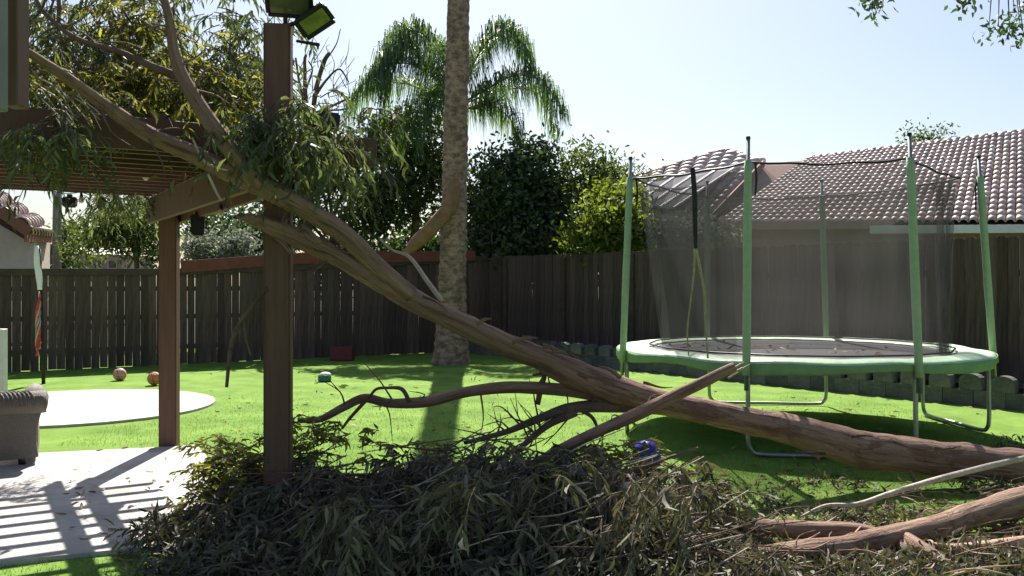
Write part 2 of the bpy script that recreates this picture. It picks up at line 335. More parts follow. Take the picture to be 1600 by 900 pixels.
# reddish rail fixed along the top of its right half
def fpt(px, z, off=.06):
    # point on the fence face seen in column px
    k = (px-800)/F; t = ((k*FA.y-FA.x)/(fd.x-k*fd.y)); p = FA + fd*t + fn*off; return Vector((p.x, p.y, z))
for a, b, za, zb in ((-60, 284, 1.80, 1.83), (284, 760, 1.83, 2.2)):
    board('cap_rail', fpt(a, za, .035), fpt(b, zb, .035), .04, .13, M_fenced, froot)
for a, b, za, zb in ((282, 436, 1.93, 2.10), (440, 740, 2.12, 2.26)):
    o = board('top_rail', fpt(a, za), fpt(b, zb), .05, .24, M_redrail, froot); o['label'] = 'reddish brown rail along the fence top'
RC = Vector((-.35, 21.35, 0)); RD = Vector((.622,-.783,0)); RA = RC; RB = RC + RD*17.2
rroot, rd_, rn, rl = fence('side_fence', 'dark board fence behind the trampoline and its block edging', RC+Vector((.0,0,0)), RB, .25, lambda t: 2.25)
for k in (.02, .14, .26, .38, .5, .62, .74, .86):
    p = RC + RD*(rl*k) + rn*.05; board('fence_post', (p.x,p.y,.2), (p.x,p.y,2.2), .09, .09, M_fenced, rroot, up=Vector((0,1,0)))
p = FC - fd*.02 + fn*.02; board('fence_post', (p.x,p.y,0), (p.x,p.y,2.32), .24, .16, M_fenced, froot, up=Vector((0,1,0)))
# raised bed and block edging in front of the side fence
E0 = Vector((-1.5, 21.0, 0)); E0 = Vector((4.07, 14.1, 0)) - RD*8.4; E1 = Vector((4.07,14.1,0)) + RD*8
nb = Vector((.783,.622,0))
poly_slab('planter_soil', [((E0+nb*.12).x,(E0+nb*.12).y),((E1+nb*.12).x,(E1+nb*.12).y),((E1+nb*1.6).x,(E1+nb*1.6).y),((E0+nb*1.6).x,(E0+nb*1.6).y)], -.02, .27, M_soil)
eroot = empty('garden_edging', (E0+E1)/2, 'two course grey concrete block edging below the side fence', 'edging')
def block_mesh(wd, ht, arch):
    bm = bmesh.new(); prof = [(-wd/2,0),(wd/2,0)]
    if arch: prof += [(wd/2*math.cos(a), ht-.09+.09*math.sin(a)) for a in np.linspace(0.1, PI-.1, 8)]
    else: prof += [(wd/2,ht),(-wd/2,ht)]
    f = bm.faces.new([bm.verts.new((x,-.07,z)) for x, z in prof]); r = bmesh.ops.extrude_face_region(bm, geom=[f])
    for v in r['geom']:
        if isinstance(v, bmesh.types.BMVert): v.co.y += .14
    bmesh.ops.recalc_face_normals(bm, faces=bm.faces); me = bpy.data.meshes.new('block'); bm.to_mesh(me); bm.free(); me.materials.append(M_blockm); return me
b1, b2 = block_mesh(.39, .21, False), block_mesh(.29, .21, True); Le = (E1-E0).length; ang = math.atan2(RD.y, RD.x)
for k in range(int(Le/.4)):
    p = E0 + RD*(k*.4+.2); o = link('block', b1, None, eroot, loc=p); o.rotation_euler.z = ang+random.uniform(-.03,.03)
for k in range(int(Le/.4)):
    p = E0 + RD*(k*.4+.36); o = link('block', b2, None, eroot, loc=Vector((p.x,p.y,.213))); o.rotation_euler.z = ang+random.uniform(-.05,.05)

# ------------------------------------------------------------------ pergola
V_ = Vector((.855,.519,0)); U_ = Vector((.519,-.855,0))           # across, and along the beam toward the camera
P1 = Vector((-3.33, 8.62, 0)); P2 = Vector((-1.475, 5.6, 0)); PB = (P2-P1).normalized()
per = empty('pergola', (P1+P2)/2, 'brown timber pergola with close slats over the white patio', 'pergola')
def post(p, z, wd):
    bm = bmesh.new(); bmesh.ops.create_cube(bm, size=1)
    for v in bm.verts: v.co = Vector((v.co.x*wd, v.co.y*wd, (v.co.z+.5)*z))
    bmesh.ops.bevel(bm, geom=[e for e in bm.edges if abs((e.verts[0].co-e.verts[1].co).z) > .1], offset=.012, segments=2, affect='EDGES')
    bmesh.ops.rotate(bm, verts=bm.verts, cent=(0,0,0), matrix=Matrix.Rotation(math.radians(8), 3, 'Z')); bmesh.ops.translate(bm, verts=bm.verts, vec=p)
    return bmobj('post', bm, M_post, per)
post(P1, 2.44, .165); post(P2, 3.22, .165)
for s in (-1, 1):
    a = P1 - PB*.42 + V_*s*.115; b = P2 + PB*.12 + V_*s*.115
    bb = board('beam', (a.x,a.y,2.325), (b.x,b.y,2.325), .045, .25, M_post, per)
    for q in (P1, P2):
        for dz in (-.06, .06):
            c = q + V_*s*.14; bm = bmesh.new(); bmesh.ops.create_cone(bm, cap_ends=True, segments=8, radius1=.014, radius2=.014, depth=.02, matrix=Matrix.Translation((c.x, c.y, 2.325+dz)) @ Vector((V_*s)).to_track_quat('Z','Y').to_matrix().to_4x4())
            bmobj('bolt', bm, M_black, bb)
F0 = Vector((-.90, 5.86, 0))                                       # right end of the front slat
LEN = 4.6; SP = .27
end0 = F0
fa = F0; fb = F0 - V_*LEN
board('fascia', (fa.x,fa.y,2.46), (fb.x,fb.y,2.46), .045, .185, M_brown, per)
k = 0
while True:
    a = F0 - U_*(SP*(k+1)); 
    # right ends follow the beam line with .6 m of overhang
    s = (a-P2).dot(-PB)
    if s > (P1-P2).length + .42: break
    a2 = P2 - PB*s + V_*.63; a2 = a2
    b2_ = a2 - V_*LEN
    board('slat', (a2.x,a2.y,2.499), (b2_.x,b2_.y,2.499), .04, .088, M_brown, per, bevel=.003); k += 1
for off in (.72, 1.0, 1.75, 2.9):
    a = P1 - PB*.3 - V_*off; b = P2 + PB*.05 - V_*off
    board('batten', (a.x,a.y,2.568), (b.x,b.y,2.568), .09, .045, M_brown, per)

# floodlights on the tall post
def floodlight(c, ax_x, nrm, wd, ht, lens, label):
    ax_x = Vector(ax_x).normalized(); nrm = Vector(nrm).normalized(); ax_x = (ax_x - nrm*ax_x.dot(nrm)).normalized(); ay = nrm.cross(ax_x)
    T = Matrix((( ax_x.x, ay.x, nrm.x, c.x),(ax_x.y, ay.y, nrm.y, c.y),(ax_x.z, ay.z, nrm.z, c.z),(0,0,0,1)))
    root = empty('floodlight', c, label, 'floodlight', 'floodlights on the tall pergola post')
    def bx(name, x0,x1,y0,y1,z0,z1, m, bev=.006):
        bm = bmesh.new(); bmesh.ops.create_cube(bm, size=1)
        for v in bm.verts: v.co = Vector((x0+(v.co.x+.5)*(x1-x0), y0+(v.co.y+.5)*(y1-y0), z0+(v.co.z+.5)*(z1-z0)))
        if bev: bmesh.ops.bevel(bm, geom=list(bm.edges), offset=bev, segments=1, affect='EDGES')
        bm.transform(T); return bmobj(name, bm, m, root)
    h = bx('housing', -wd/2, wd/2, -ht/2, ht/2, -.045, 0, M_black)
    for s in (-1, 1):
        bx('bezel', -wd/2, wd/2, s*ht/2-.012, s*ht/2+.012, 0.001, .014, M_black, .003)
        bx('bezel', s*wd/2-.012, s*wd/2+.012, -ht/2+.014, ht/2-.014, 0.001, .014, M_black, .003)
    bx('lens', -wd/2+.016, wd/2-.016, -ht/2+.016, ht/2-.016, .001, .006, lens, 0)
    for i in range(9):
        x = -wd*.42 + i*wd*.84/8; bx('fin', x-.003, x+.003, -ht*.44, ht*.44, -.07, -.046, M_black, 0)
    return root
f1 = floodlight(P(452, 4, 5.5), (1,.25,.12), (.05,-.55,-.83), .27, .2, M_lensg, 'dark floodlight facing down on top of the tall post')
f2 = floodlight(P(492, 33, 5.5), (.83,-.05,.56), (.30,-.72,-.62), .205, .13, M_lens, 'floodlight with yellow green lens beside the tall post top')
for f, c in ((f1, P(446, 26, 5.58)), (f2, P(462, 36, 5.56))):
    o = tube('bracket', [(*P(447, 41, 5.6), .014), (*c, .014), (*(f.location+Vector((0,.05,.03))), .014)], M_black, f, n=3)
t = tube('peg', [(*P(464, 64, 5.58), .010), (*P(498, 70, 5.5), .012)], M_black, None, n=1); tag(t, 'short black peg sticking out of the tall post below the floodlights', 'peg')
# black speaker box lying on the slats
def box_thing(name, label, cat, c, sx, sy, sz, rz, group=None):
    root = empty(name, c, label, cat, group)
    bm = bmesh.new(); bmesh.ops.create_cube(bm, size=1)
    for v in bm.verts: v.co = Vector((v.co.x*sx*(1-.15*(v.co.z<0)), v.co.y*sy, v.co.z*sz))
    bmesh.ops.bevel(bm, geom=list(bm.edges), offset=.012, segments=2, affect='EDGES'); bm.transform(Matrix.Translation(c) @ Matrix.Rotation(rz, 4, 'Z')); bmobj('cabinet', bm, M_black, root)
    bm = bmesh.new(); bmesh.ops.create_cone(bm, cap_ends=True, segments=20, radius1=min(sx,sz)*.33, radius2=min(sx,sz)*.30, depth=.016, matrix=Matrix.Translation(c) @ Matrix.Rotation(rz,4,'Z') @ Matrix.Translation((0,-sy/2-.006,0)) @ Matrix.Rotation(PI/2,4,'X')); bmobj('grille', bm, M_black, root)
    bm = bmesh.new(); bmesh.ops.create_cube(bm, size=1, matrix=Matrix.Translation(c+Vector((0,0,sz/2+.012))) @ Matrix.Rotation(rz,4,'Z') @ Matrix.Diagonal((.04,.04,.03,1))); bmobj('bracket', bm, M_black, root)
    return root
box_thing('speaker', 'black speaker box lying on the pergola slats right of the tall post', 'speaker', P(505, 192, 5.78)+Vector((0,0,0)), .2, .14, .125, .5)
box_thing('speaker', 'black speaker hanging under the beam right of the shorter back post', 'speaker', P(309, 352, 8.0), .125, .12, .19, .3)
box_thing('speaker', 'small black speaker hanging under the slats at the far left', 'speaker', P(109, 316, 8.6), .13, .1, .1, .2)
# string lights
def string_light(label, ptsYZ):
    root = empty('string_light', ptsYZ[0], label, 'string lights', 'string lights on the pergola')
    pts = []
    for a, b in zip(ptsYZ[:-1], ptsYZ[1:]):
        for t in np.linspace(0, 1, 7)[:-1]: q = a.lerp(b, t); pts.append((q.x, q.y, q.z-.05*math.sin(t*PI), .004))
    pts.append((*ptsYZ[-1], .004)); tube('cable', pts, M_black, root, seg=5, n=1)
    for p in ptsYZ[1:-1]:
        s = tube('socket', [(p.x,p.y,p.z,.012),(p.x,p.y,p.z-.045,.014)], M_black, root, n=1)
        tube('bulb', [(p.x,p.y,p.z-.045,.012),(p.x,p.y,p.z-.065,.024),(p.x,p.y,p.z-.09,.024),(p.x,p.y,p.z-.105,.008)], M_bulb, s, n=2)
string_light('string of small bulbs under the slats left of the leaning limb', [P(20,205,5.4), P(66,215,5.8), P(120,222,6.2), P(168,226,6.5), P(228,262,7.3), P(175,294,8.2), P(127,300,8.4), P(60,285,8.0)])
string_light('string of small bulbs along the beam at the shorter back post', [P(232,305,8.7), P(262,315,8.35), P(292,310,7.9), P(345,318,7.2), P(400,322,6.4)])

# ------------------------------------------------------------------ fallen eucalyptus
ft = empty('fallen_tree', P(1400,715,6.9), 'fallen eucalyptus whose long trunk leans up across the yard onto the pergola', 'tree')
def px_tube(name, pts, m, parent, seg=10, n=8, rough=.12, seed=0):
    """pts rows (px, py, Y, diameter in px)"""
    return tube(name, [(*P(a,b,Y), d*.43*Y/F) for a, b, Y, d in pts], m, parent, seg, n, rough, seed)
px_tube('trunk', [(1680,745,7.05,70),(1600,731,7.00,66),(1537,722,6.97,60),(1444,715,6.92,66),(1350,703,6.85,67),(1287,685,6.80,58),(1225,669,6.74,54),(1162,655,6.68,48),(1100,642,6.62,44),(1037,629,6.55,48),(975,613,6.45,54),(912,590,6.35,50),(850,562,6.22,48),(787,537,6.10,44),(694,494,5.92,42),(640,466,5.80,41),(600,443,5.70,39)], M_bark, ft, 24, 14, .15, 1)
px_tube('limb', [(640,460,5.76,34),(590,418,5.62,36),(545,372,5.5,36),(490,335,5.4,37),(430,302,5.32,38),(365,272,5.25,36),(300,240,5.12,33),(230,208,4.96,29),(165,165,4.8,25),(105,122,4.66,21),(60,92,4.55,17),(10,60,4.45,13),(-50,28,4.4,9)], M_bark, ft, 14, 8, .10, 2)
px_tube('limb', [(650,470,5.85,30),(600,446,5.68,32),(540,409,5.56,34),(480,378,5.48,38),(425,354,5.44,32),(395,343,5.44,22),(372,337,5.46,10)], M_bark, ft, 14, 8, .12, 3)
px_tube('limb', [(405,292,5.25,28),(378,256,5.2,32),(342,210,5.14,31),(312,166,5.12,29),(285,120,5.1,25),(272,80,5.1,20),(266,40,5.1,17),(255,-10,5.1,13)], M_bark, ft, 12, 8, .10, 4)
px_tube('limb', [(285,122,5.22,16),(240,105,5.2,14),(190,82,5.2,11),(120,60,5.2,9),(70,20,5.2,8),(50,-15,5.2,7)], M_barkd, ft, 9, 8, .10, 5)
px_tube('limb', [(225,205,5.15,12),(180,160,5.3,12),(130,110,5.4,10),(95,60,5.4,8),(92,0,5.4,7)], M_barkd, ft, 8, 8, .10, 6)
B = lambda pts, m=M_barkd, seed=0, name='branch', seg=9: px_tube(name, pts, m, ft, seg, 7, .12, seed)
B([(1000,622,6.45,34),(945,618,6.42,26),(880,609,6.4,24),(800,605,6.38,22),(730,612,6.36,20),(670,627,6.34,20),(610,630,6.32,18),(570,622,6.3,17),(535,637,6.28,15),(500,655,6.25,12),(465,657,6.2,8)], M_bark, 11)
B([(640,628,6.3,9),(628,608,6.3,8),(606,606,6.28,6),(588,608,6.28,6),(576,622,6.28,5)], M_barkd, 12)
B([(575,622,6.3,7),(548,652,6.26,6),(534,670,6.22,5)], M_barkd, 13)
B([(1010,636,6.45,24),(950,634,6.42,24),(890,638,6.38,20),(840,655,6.33,15),(790,675,6.28,11),(725,692,6.2,7)], M_barkd, 14)
B([(900,645,6.38,14),(860,662,6.33,14),(830,685,6.28,12),(805,708,6.2,9)], M_barkd, 15)
B([(1148,572,5.9,15),(1105,594,5.92,20),(1050,620,5.94,23),(1000,645,5.9,25),(950,667,5.86,22),(890,695,5.8,18),(840,722,5.72,15),(780,775,5.6,12),(725,815,5.4,9)], M_bark, 16, seg=12)
B([(905,640,6.4,8),(925,652,6.4,7),(935,672,6.4,5)], M_barkd, 17)
B([(840,632,6.4,9),(845,605,6.4,10),(850,585,6.4,8),(832,586,6.4,4)], M_barkd, 18)
B([(690,470,5.9,10),(668,440,5.95,9),(640,402,6.0,7),(612,390,6.0,4),(592,372,6.0,3)], M_pale, 19)
B([(300,215,5.1,4),(318,250,5.08,5),(340,262,5.06,4),(356,266,5.06,3)], M_pale, 20)
B([(325,272,5.05,5),(338,300,5.05,5),(346,314,5.05,3)], M_pale, 21)
B([(418,450,5.4,8),(395,478,5.42,9),(372,510,5.46,9),(360,548,5.5,8),(354,605,5.5,6)], M_barkd, 22)
B([(378,500,5.46,5),(386,535,5.5,4),(392,556,5.5,3)], M_barkd, 23)
tw = []
for pts_ in ([(945,618,6.42),(800,605,6.38),(670,627,6.34),(570,622,6.3),(500,655,6.25)], [(950,634,6.42),(840,655,6.33),(725,692,6.2)], [(900,645,6.38),(830,685,6.28),(805,708,6.2)], [(1010,648,5.9),(895,706,5.8),(780,775,5.6)], [(230,208,4.96),(105,122,4.66)], [(312,166,5.12),(272,80,5.1),(262,20,5.1)], [(240,105,5.2),(120,60,5.2),(60,5,5.2)], [(590,418,5.62),(430,302,5.32)]):
    for k in range(11):
        i = random.randrange(len(pts_)-1); c = P(*pts_[i]).lerp(P(*pts_[i+1]), random.random()); d = Vector((random.gauss(-.35,.6), random.gauss(0,.4), random.gauss(.1,.5))).normalized(); L = random.uniform(.12,.38); m2 = c+d*L*.5+Vector(rng.normal(0,.03,3)); e = c+d*L+Vector((0,0,-.06*random.random()))
        tw.append([(*c,.008),(*m2,.005),(*e,.0018)])
        if random.random() < .6: d2 = (d+Vector(rng.normal(0,.5,3))).normalized(); tw.append([(*m2,.004),(*(m2+d2*L*.3),.003),(*(m2+d2*L*.5),.0012)])
tubes('twigs', tw, M_barkd, ft, 5, 3)['kind'] = 'stuff'
# short broken stubs and peeling strips on the trunk
for i, (a, b, Y, c, d) in enumerate(((745,507,5.8,768,498),(800,535,5.85,840,528),(862,548,6.0,905,560),(848,540,6.0,880,553),(1280,715,6.6,1250,706),(1420,735,6.7,1432,760),(500,380,5.35,470,350),(455,395,5.35,430,372),(970,590,6.2,935,572))):
    B([(a,b,Y,9),((a+c)/2,(b+d)/2-3,Y,7),(c,d,Y,3)], M_barkr, 30+i, 'stub', 7)
for i, (a, b, Y, c, d) in enumerate(((815,527,5.95,850,530),(835,530,5.98,862,543),(870,541,6.0,898,556),(885,552,6.05,925,556),(1005,600,6.3,1050,604),(1330,682,6.62,1372,684),(1395,690,6.6,1455,706),(1420,728,6.62,1428,752),(1290,712,6.55,1252,703),(660,462,5.7,700,486),(520,372,5.3,545,398),(465,352,5.3,482,372),(1460,700,6.6,1500,698))):
    p, q = P(a,b,Y), P(c,d,Y); bm = bmesh.new(); prev = None; ph = random.uniform(0,6)
    for k in range(8):
        t = k/7; x = p.lerp(q, t) + Vector((0, -.02*t*t, .012*math.sin(ph+t*4))); hw = .011*(1-.75*t)*random.uniform(.7,1.2)
        a_, c_ = bm.verts.new(x+Vector((0,.006*math.sin(ph+t*5),hw))), bm.verts.new(x-Vector((0,.004,hw)))
        if prev: bm.faces.new((prev[0], a_, c_, prev[1]))
        prev = (a_, c_)
    bmesh.ops.solidify(bm, geom=list(bm.faces), thickness=.004); bmobj('peeling_bark', bm, M_barkd, ft)
# splintered ends
for (a,b,Y,dx,dy) in ((1152,576,5.9,1,-.6),(1478,884,5.2,.5,1)):
    for k in range(6):
        c0 = P(a,b,Y)+Vector(rng.normal(0,.018,3)); tube('splinter', [(*(c0-Vector((dx,0,-dy))*.05),.008),(*(c0+Vector((dx,0,-dy))*random.uniform(.02,.07)),.0015)], M_pale, ft, 4, 1)

# crown lying on the pergola: clumps of drooping leaves at real depths
cl = []
def region(px0, px1, py0, py1, Y0, Y1, n):
    a = rng.uniform(px0, px1, n); b = rng.uniform(py0, py1, n); Y = rng.uniform(Y0, Y1, n)
    return np.stack([(a-800)/F*Y, Y, CH+(HZ-b)/F*Y], 1)
def crown_part(regs, per, ln, nleaf, L, W, m, droop=.9, hang=.8, up=.15):
    c = np.concatenate(regs); r = np.repeat(c, per, 0) + rng.normal(0,.05,(len(c)*per,3)); data, lines = sprays(r, ray_dirs(len(r), up), ln, nleaf, L, W, droop, hang)
    foliage('crown', [data], m, ft); tubes('twigs', lines, M_barkd, ft, 3, 2)['kind'] = 'stuff'
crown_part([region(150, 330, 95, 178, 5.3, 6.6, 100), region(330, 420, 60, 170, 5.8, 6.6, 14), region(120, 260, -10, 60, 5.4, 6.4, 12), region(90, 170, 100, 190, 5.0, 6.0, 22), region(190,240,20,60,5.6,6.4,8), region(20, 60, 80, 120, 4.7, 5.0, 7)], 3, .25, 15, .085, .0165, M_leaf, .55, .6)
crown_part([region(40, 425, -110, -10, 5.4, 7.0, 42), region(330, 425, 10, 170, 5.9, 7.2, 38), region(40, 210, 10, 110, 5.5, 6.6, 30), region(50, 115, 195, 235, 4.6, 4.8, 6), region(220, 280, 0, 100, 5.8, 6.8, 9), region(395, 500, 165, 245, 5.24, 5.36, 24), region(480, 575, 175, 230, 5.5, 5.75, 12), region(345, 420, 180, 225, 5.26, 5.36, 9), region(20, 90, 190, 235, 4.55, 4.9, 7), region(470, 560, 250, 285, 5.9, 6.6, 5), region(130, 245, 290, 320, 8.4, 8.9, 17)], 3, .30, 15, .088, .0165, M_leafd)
# the mass lying on the slats, which shades the front of the patio
m_ = 150; aa = rng.uniform(.35, 3.0, m_); ss = rng.uniform(.25, 1.75, m_)
top = np.stack([P2.x - PB.x*ss + .6*.855 - aa*.855, P2.y - PB.y*ss + .6*.519 - aa*.519, 2.62 + rng.uniform(0, .42, m_)], 1)
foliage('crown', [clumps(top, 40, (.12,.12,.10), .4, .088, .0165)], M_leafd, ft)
# bare grey twiggy sticks at the upper left
st = []
for i in range(18):
    a, b = random.uniform(35,120), random.uniform(110,185); Y = random.uniform(4.6,4.8); p = P(a,b,Y); q = P(a+random.uniform(10,50), b+random.uniform(15,55), Y)
    st.append([(*p,.004),(*((p+q)/2+Vector(rng.normal(0,.02,3))),.0035),(*q,.002)])
tubes('twigs', st, M_pale, ft, 4, 3)['kind'] = 'stuff'

# ------------------------------------------------------------------ heap of leafy branches in front
hp = empty('leaf_heap', (0.1, 5.2, 0), 'dark heap of torn leafy eucalyptus branches lying in front of the trunk', 'leaf heap')
def heap_h(x, y):
    h = .50*math.exp(-((x+.25)/1.15)**2-((y-5.55)/.75)**2) + .30*math.exp(-((x+1.55)/.42)**2-((y-5.75)/.55)**2) + .26*math.exp(-((x-.62)/.55)**2-((y-5.0)/.7)**2) + .20*math.exp(-((x-.2)/1.0)**2-((y-4.4)/.5)**2)
    h += .10*noise.noise(Vector((x*2.6, y*2.6, 3)))+.05*noise.noise(Vector((x*6, y*6, 9)))
    return h
pts = []
while len(pts) < 1000:
    x = random.uniform(-2.3, 1.5); y = random.uniform(4.0, 6.7); h = heap_h(x, y)
    if h > .06: pts.append((x, y, max(.03, h*random.uniform(.25, .85))))
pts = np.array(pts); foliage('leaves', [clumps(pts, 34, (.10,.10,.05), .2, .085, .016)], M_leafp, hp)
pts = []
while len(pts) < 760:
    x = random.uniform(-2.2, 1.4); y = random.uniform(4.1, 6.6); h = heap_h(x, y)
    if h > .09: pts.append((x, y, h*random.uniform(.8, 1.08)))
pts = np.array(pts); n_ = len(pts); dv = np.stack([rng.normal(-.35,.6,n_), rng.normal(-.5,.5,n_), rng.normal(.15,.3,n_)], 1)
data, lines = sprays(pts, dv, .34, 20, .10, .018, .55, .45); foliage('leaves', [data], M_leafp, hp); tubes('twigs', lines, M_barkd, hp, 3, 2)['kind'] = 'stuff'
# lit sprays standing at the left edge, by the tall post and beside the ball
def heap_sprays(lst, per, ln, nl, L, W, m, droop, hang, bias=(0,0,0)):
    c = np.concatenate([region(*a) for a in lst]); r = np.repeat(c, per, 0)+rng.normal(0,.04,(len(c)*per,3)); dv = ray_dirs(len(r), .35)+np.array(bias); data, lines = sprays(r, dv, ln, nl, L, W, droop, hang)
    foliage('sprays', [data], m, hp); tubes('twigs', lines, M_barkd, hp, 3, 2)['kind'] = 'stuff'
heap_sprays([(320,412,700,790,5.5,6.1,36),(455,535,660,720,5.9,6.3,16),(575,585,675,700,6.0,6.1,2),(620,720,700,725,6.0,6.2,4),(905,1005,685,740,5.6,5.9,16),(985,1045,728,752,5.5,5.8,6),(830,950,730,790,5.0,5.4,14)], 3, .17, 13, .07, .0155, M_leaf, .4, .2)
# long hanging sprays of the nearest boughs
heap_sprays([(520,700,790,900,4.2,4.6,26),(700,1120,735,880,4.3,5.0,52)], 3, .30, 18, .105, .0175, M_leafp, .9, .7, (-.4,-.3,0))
heap_sprays([(1060,1140,750,790,5.2,5.6,8)], 3, .22, 14, .085, .016, M_leafp, .5, .3)
tw = []
for i in range(150):
    x = random.uniform(-1.7,1.6); y = random.uniform(4.2,6.2); z = max(.05, heap_h(x,y))+random.uniform(-.03,.10); a = random.uniform(-.5,.9); L = random.uniform(.2,.7)
    d = Vector((math.cos(a), .5*math.sin(a), random.uniform(-.1,.5))).normalized(); p = Vector((x,y,z)); 
    tw.append([(*(p-d*L/2),.002),(*(p+Vector(rng.normal(0,.02,3))),.005),(*(p+d*L/2),.003)])
tubes('twigs', tw, M_barkd, hp, 5, 3)['kind'] = 'stuff'
tw = []
for i in range(40):
    x = random.uniform(-1.0,1.2); y = random.uniform(4.3,5.4); z = max(.05, heap_h(x,y))+random.uniform(.0,.10); a = random.uniform(-.4,.8); L = random.uniform(.2,.6)
    d = Vector((math.cos(a), .5*math.sin(a), random.uniform(.1,.5))).normalized(); p = Vector((x,y,z)); tw.append([(*(p-d*L/2),.002),(*(p+Vector(rng.normal(0,.02,3))),.004),(*(p+d*L/2),.003)])
tubes('twigs', tw, M_pale, hp, 5, 3)['kind'] = 'stuff'
for i, pts_ in enumerate(([(960,800,5.0,10),(860,770,5.1,12),(800,790,5.1,10),(720,830,5.0,8),(660,860,4.8,5)], [(1010,770,5.3,9),(900,740,5.4,9),(800,745,5.5,7),(700,760,5.5,4)], [(640,790,5.0,4),(560,800,4.9,12),(500,850,4.7,10),(470,890,4.5,8)], [(1090,700,5.7,5),(960,745,5.4,9),(840,800,5.0,9),(700,850,4.6,7),(600,890,4.4,4)], [(880,700,5.75,8),(800,760,5.4,8),(720,820,5.0,6),(690,850,4.8,3)], [(660,800,5.0,4),(590,808,4.9,6),(520,822,4.8,6),(480,835,4.75,3)], [(1120,800,5.0,5),(1000,815,4.8,9),(900,850,4.6,9),(800,880,4.45,5)], [(750,720,5.9,4),(650,735,5.8,7),(560,742,5.75,6),(470,735,5.8,3)])):
    px_tube('bough', pts_, M_barkd, hp, 8, 6, .1, 60+i)

# ------------------------------------------------------------------ torn boughs at the lower right
fb_ = empty('torn_bough', P(1400,850,5.3), 'thick reddish torn bough forking on the grass at the lower right', 'branch', 'torn boughs on the grass')
px_tube('main_stem', [(1680,760,6.0,60),(1600,785,5.85,54),(1530,802,5.7,46),(1460,824,5.5,44),(1400,838,5.32,44),(1350,848,5.22,42),(1310,856,5.12,40),(1250,863,5.05,40),(1190,870,5.0,40),(1130,876,4.95,36),(1060,884,4.9,24)], M_barkr, fb_, 14, 8, .12, 41)
px_tube('fork', [(1385,840,5.36,26),(1330,830,5.42,32),(1270,828,5.42,32),(1210,826,5.36,30),(1150,820,5.32,28),(1080,812,5.28,20)], M_barkr, fb_, 12, 8, .12, 42)
px_tube('fork', [(1412,840,5.3,26),(1440,858,5.12,28),(1475,882,4.95,26),(1505,915,4.8,22)], M_bark, fb_, 10, 8, .1, 43)
px_tube('fork', [(1400,846,5.28,20),(1425,862,5.16,28),(1465,874,5.1,20)], M_barkr, fb_, 10, 8, .1, 44)
tw = []
for i in range(120):
    a, b = random.uniform(1120,1620), random.uniform(800,905); 
    if random.random() < .3: a, b = random.uniform(1400,1620), random.uniform(735,800)
    Y = CH*F/(b-HZ)*random.uniform(.90,.985); c = P(a,b,Y); an = random.gauss(.25,.7); L = random.uniform(.12,.5); d = Vector((math.cos(an), math.sin(an), random.uniform(-.05,.25)))
    tw.append([(*(c-d*L/2),.0015),(*(c+Vector(rng.normal(0,.02,3))),random.uniform(.003,.007)),(*(c+d*L/2),.002)])
tubes('twigs', tw[:70], M_barkd, fb_, 5, 3)['kind'] = 'stuff'; tubes('twigs', tw[70:], M_palo, fb_, 5, 3)['kind'] = 'stuff'
f3 = empty('torn_bough', P(1540,860,5.3), 'thin pale orange bough lying at the right edge below the thick one', 'branch', 'torn boughs on the grass')
px_tube('stem', [(1680,842,5.3,22),(1600,848,5.22,24),(1540,854,5.18,22),(1490,858,5.14,19),(1458,852,5.16,12)], M_palo, f3, 10, 7, .12, 45)
f4 = empty('fallen_stick', P(1450,760,6.2), 'long thin pale grey stick resting against the trunk at right', 'stick')
px_tube('stem', [(1640,708,6.5,11),(1560,725,6.4,11),(1480,745,6.2,11),(1400,768,6.0,10),(1340,788,5.9,9),(1290,790,5.9,6),(1250,808,5.85,4)], M_pale, f4, 9, 6, .1, 46)
px_tube('twig', [(1330,788,5.9,4),(1300,812,5.85,3),(1270,822,5.82,2)], M_pale, f4, 5, 5, .1, 47)
# leafy litter lying around those boughs
lp = []
for a0,a1,b0,b1,n,z in ((1230,1420,800,832,26,.04),(1200,1440,884,912,60,.06),(1440,1600,868,905,30,.06),(1130,1250,835,880,22,.05),(1500,1600,745,785,16,.10),(1060,1220,770,800,22,.04),(1250,1330,740,775,9,.04),(1500,1600,868,905,50,.06),(1540,1600,800,840,14,.05),(1570,1620,690,720,10,.1)):
    a = rng.uniform(a0,a1,n); b = rng.uniform(b0,b1,n); Y = CH*F/(b-HZ); lp.append(np.stack([(a-800)/F*Y, Y, rng.uniform(.01, z, n)], 1))
lo = foliage('leaf_litter', [clumps(np.concatenate(lp), 22, (.10,.10,.02), .12, .075, .016)], M_leafp); tag(lo, 'olive leaf litter strewn around the torn boughs at the lower right', 'leaf litter')
lp = []
for a0,a1,b0,b1,n in ((1180,1600,790,905,900),(100,340,690,860,60),(330,1560,575,700,260),(1000,1500,700,800,300),(460,1150,560,640,60)):
    a = rng.uniform(a0,a1,n); b = rng.uniform(b0,b1,n); Y = CH*F/(b-HZ); lp.append(np.stack([(a-800)/F*Y, Y, np.full(n,.012)+.03*((a<340)&(b>690))], 1))
c = np.concatenate(lp); n = len(c); d = rng.normal(size=(n,3)); d[:,2] = np.abs(d[:,2])*.25
lo = link('dry_litter', leaf_mesh('dry_litter', c, d, rng.uniform(.04,.10,n), .022), M_dry); tag(lo, 'scattered dry brown leaves on the lawn and patio', 'leaf litter', kind='stuff')

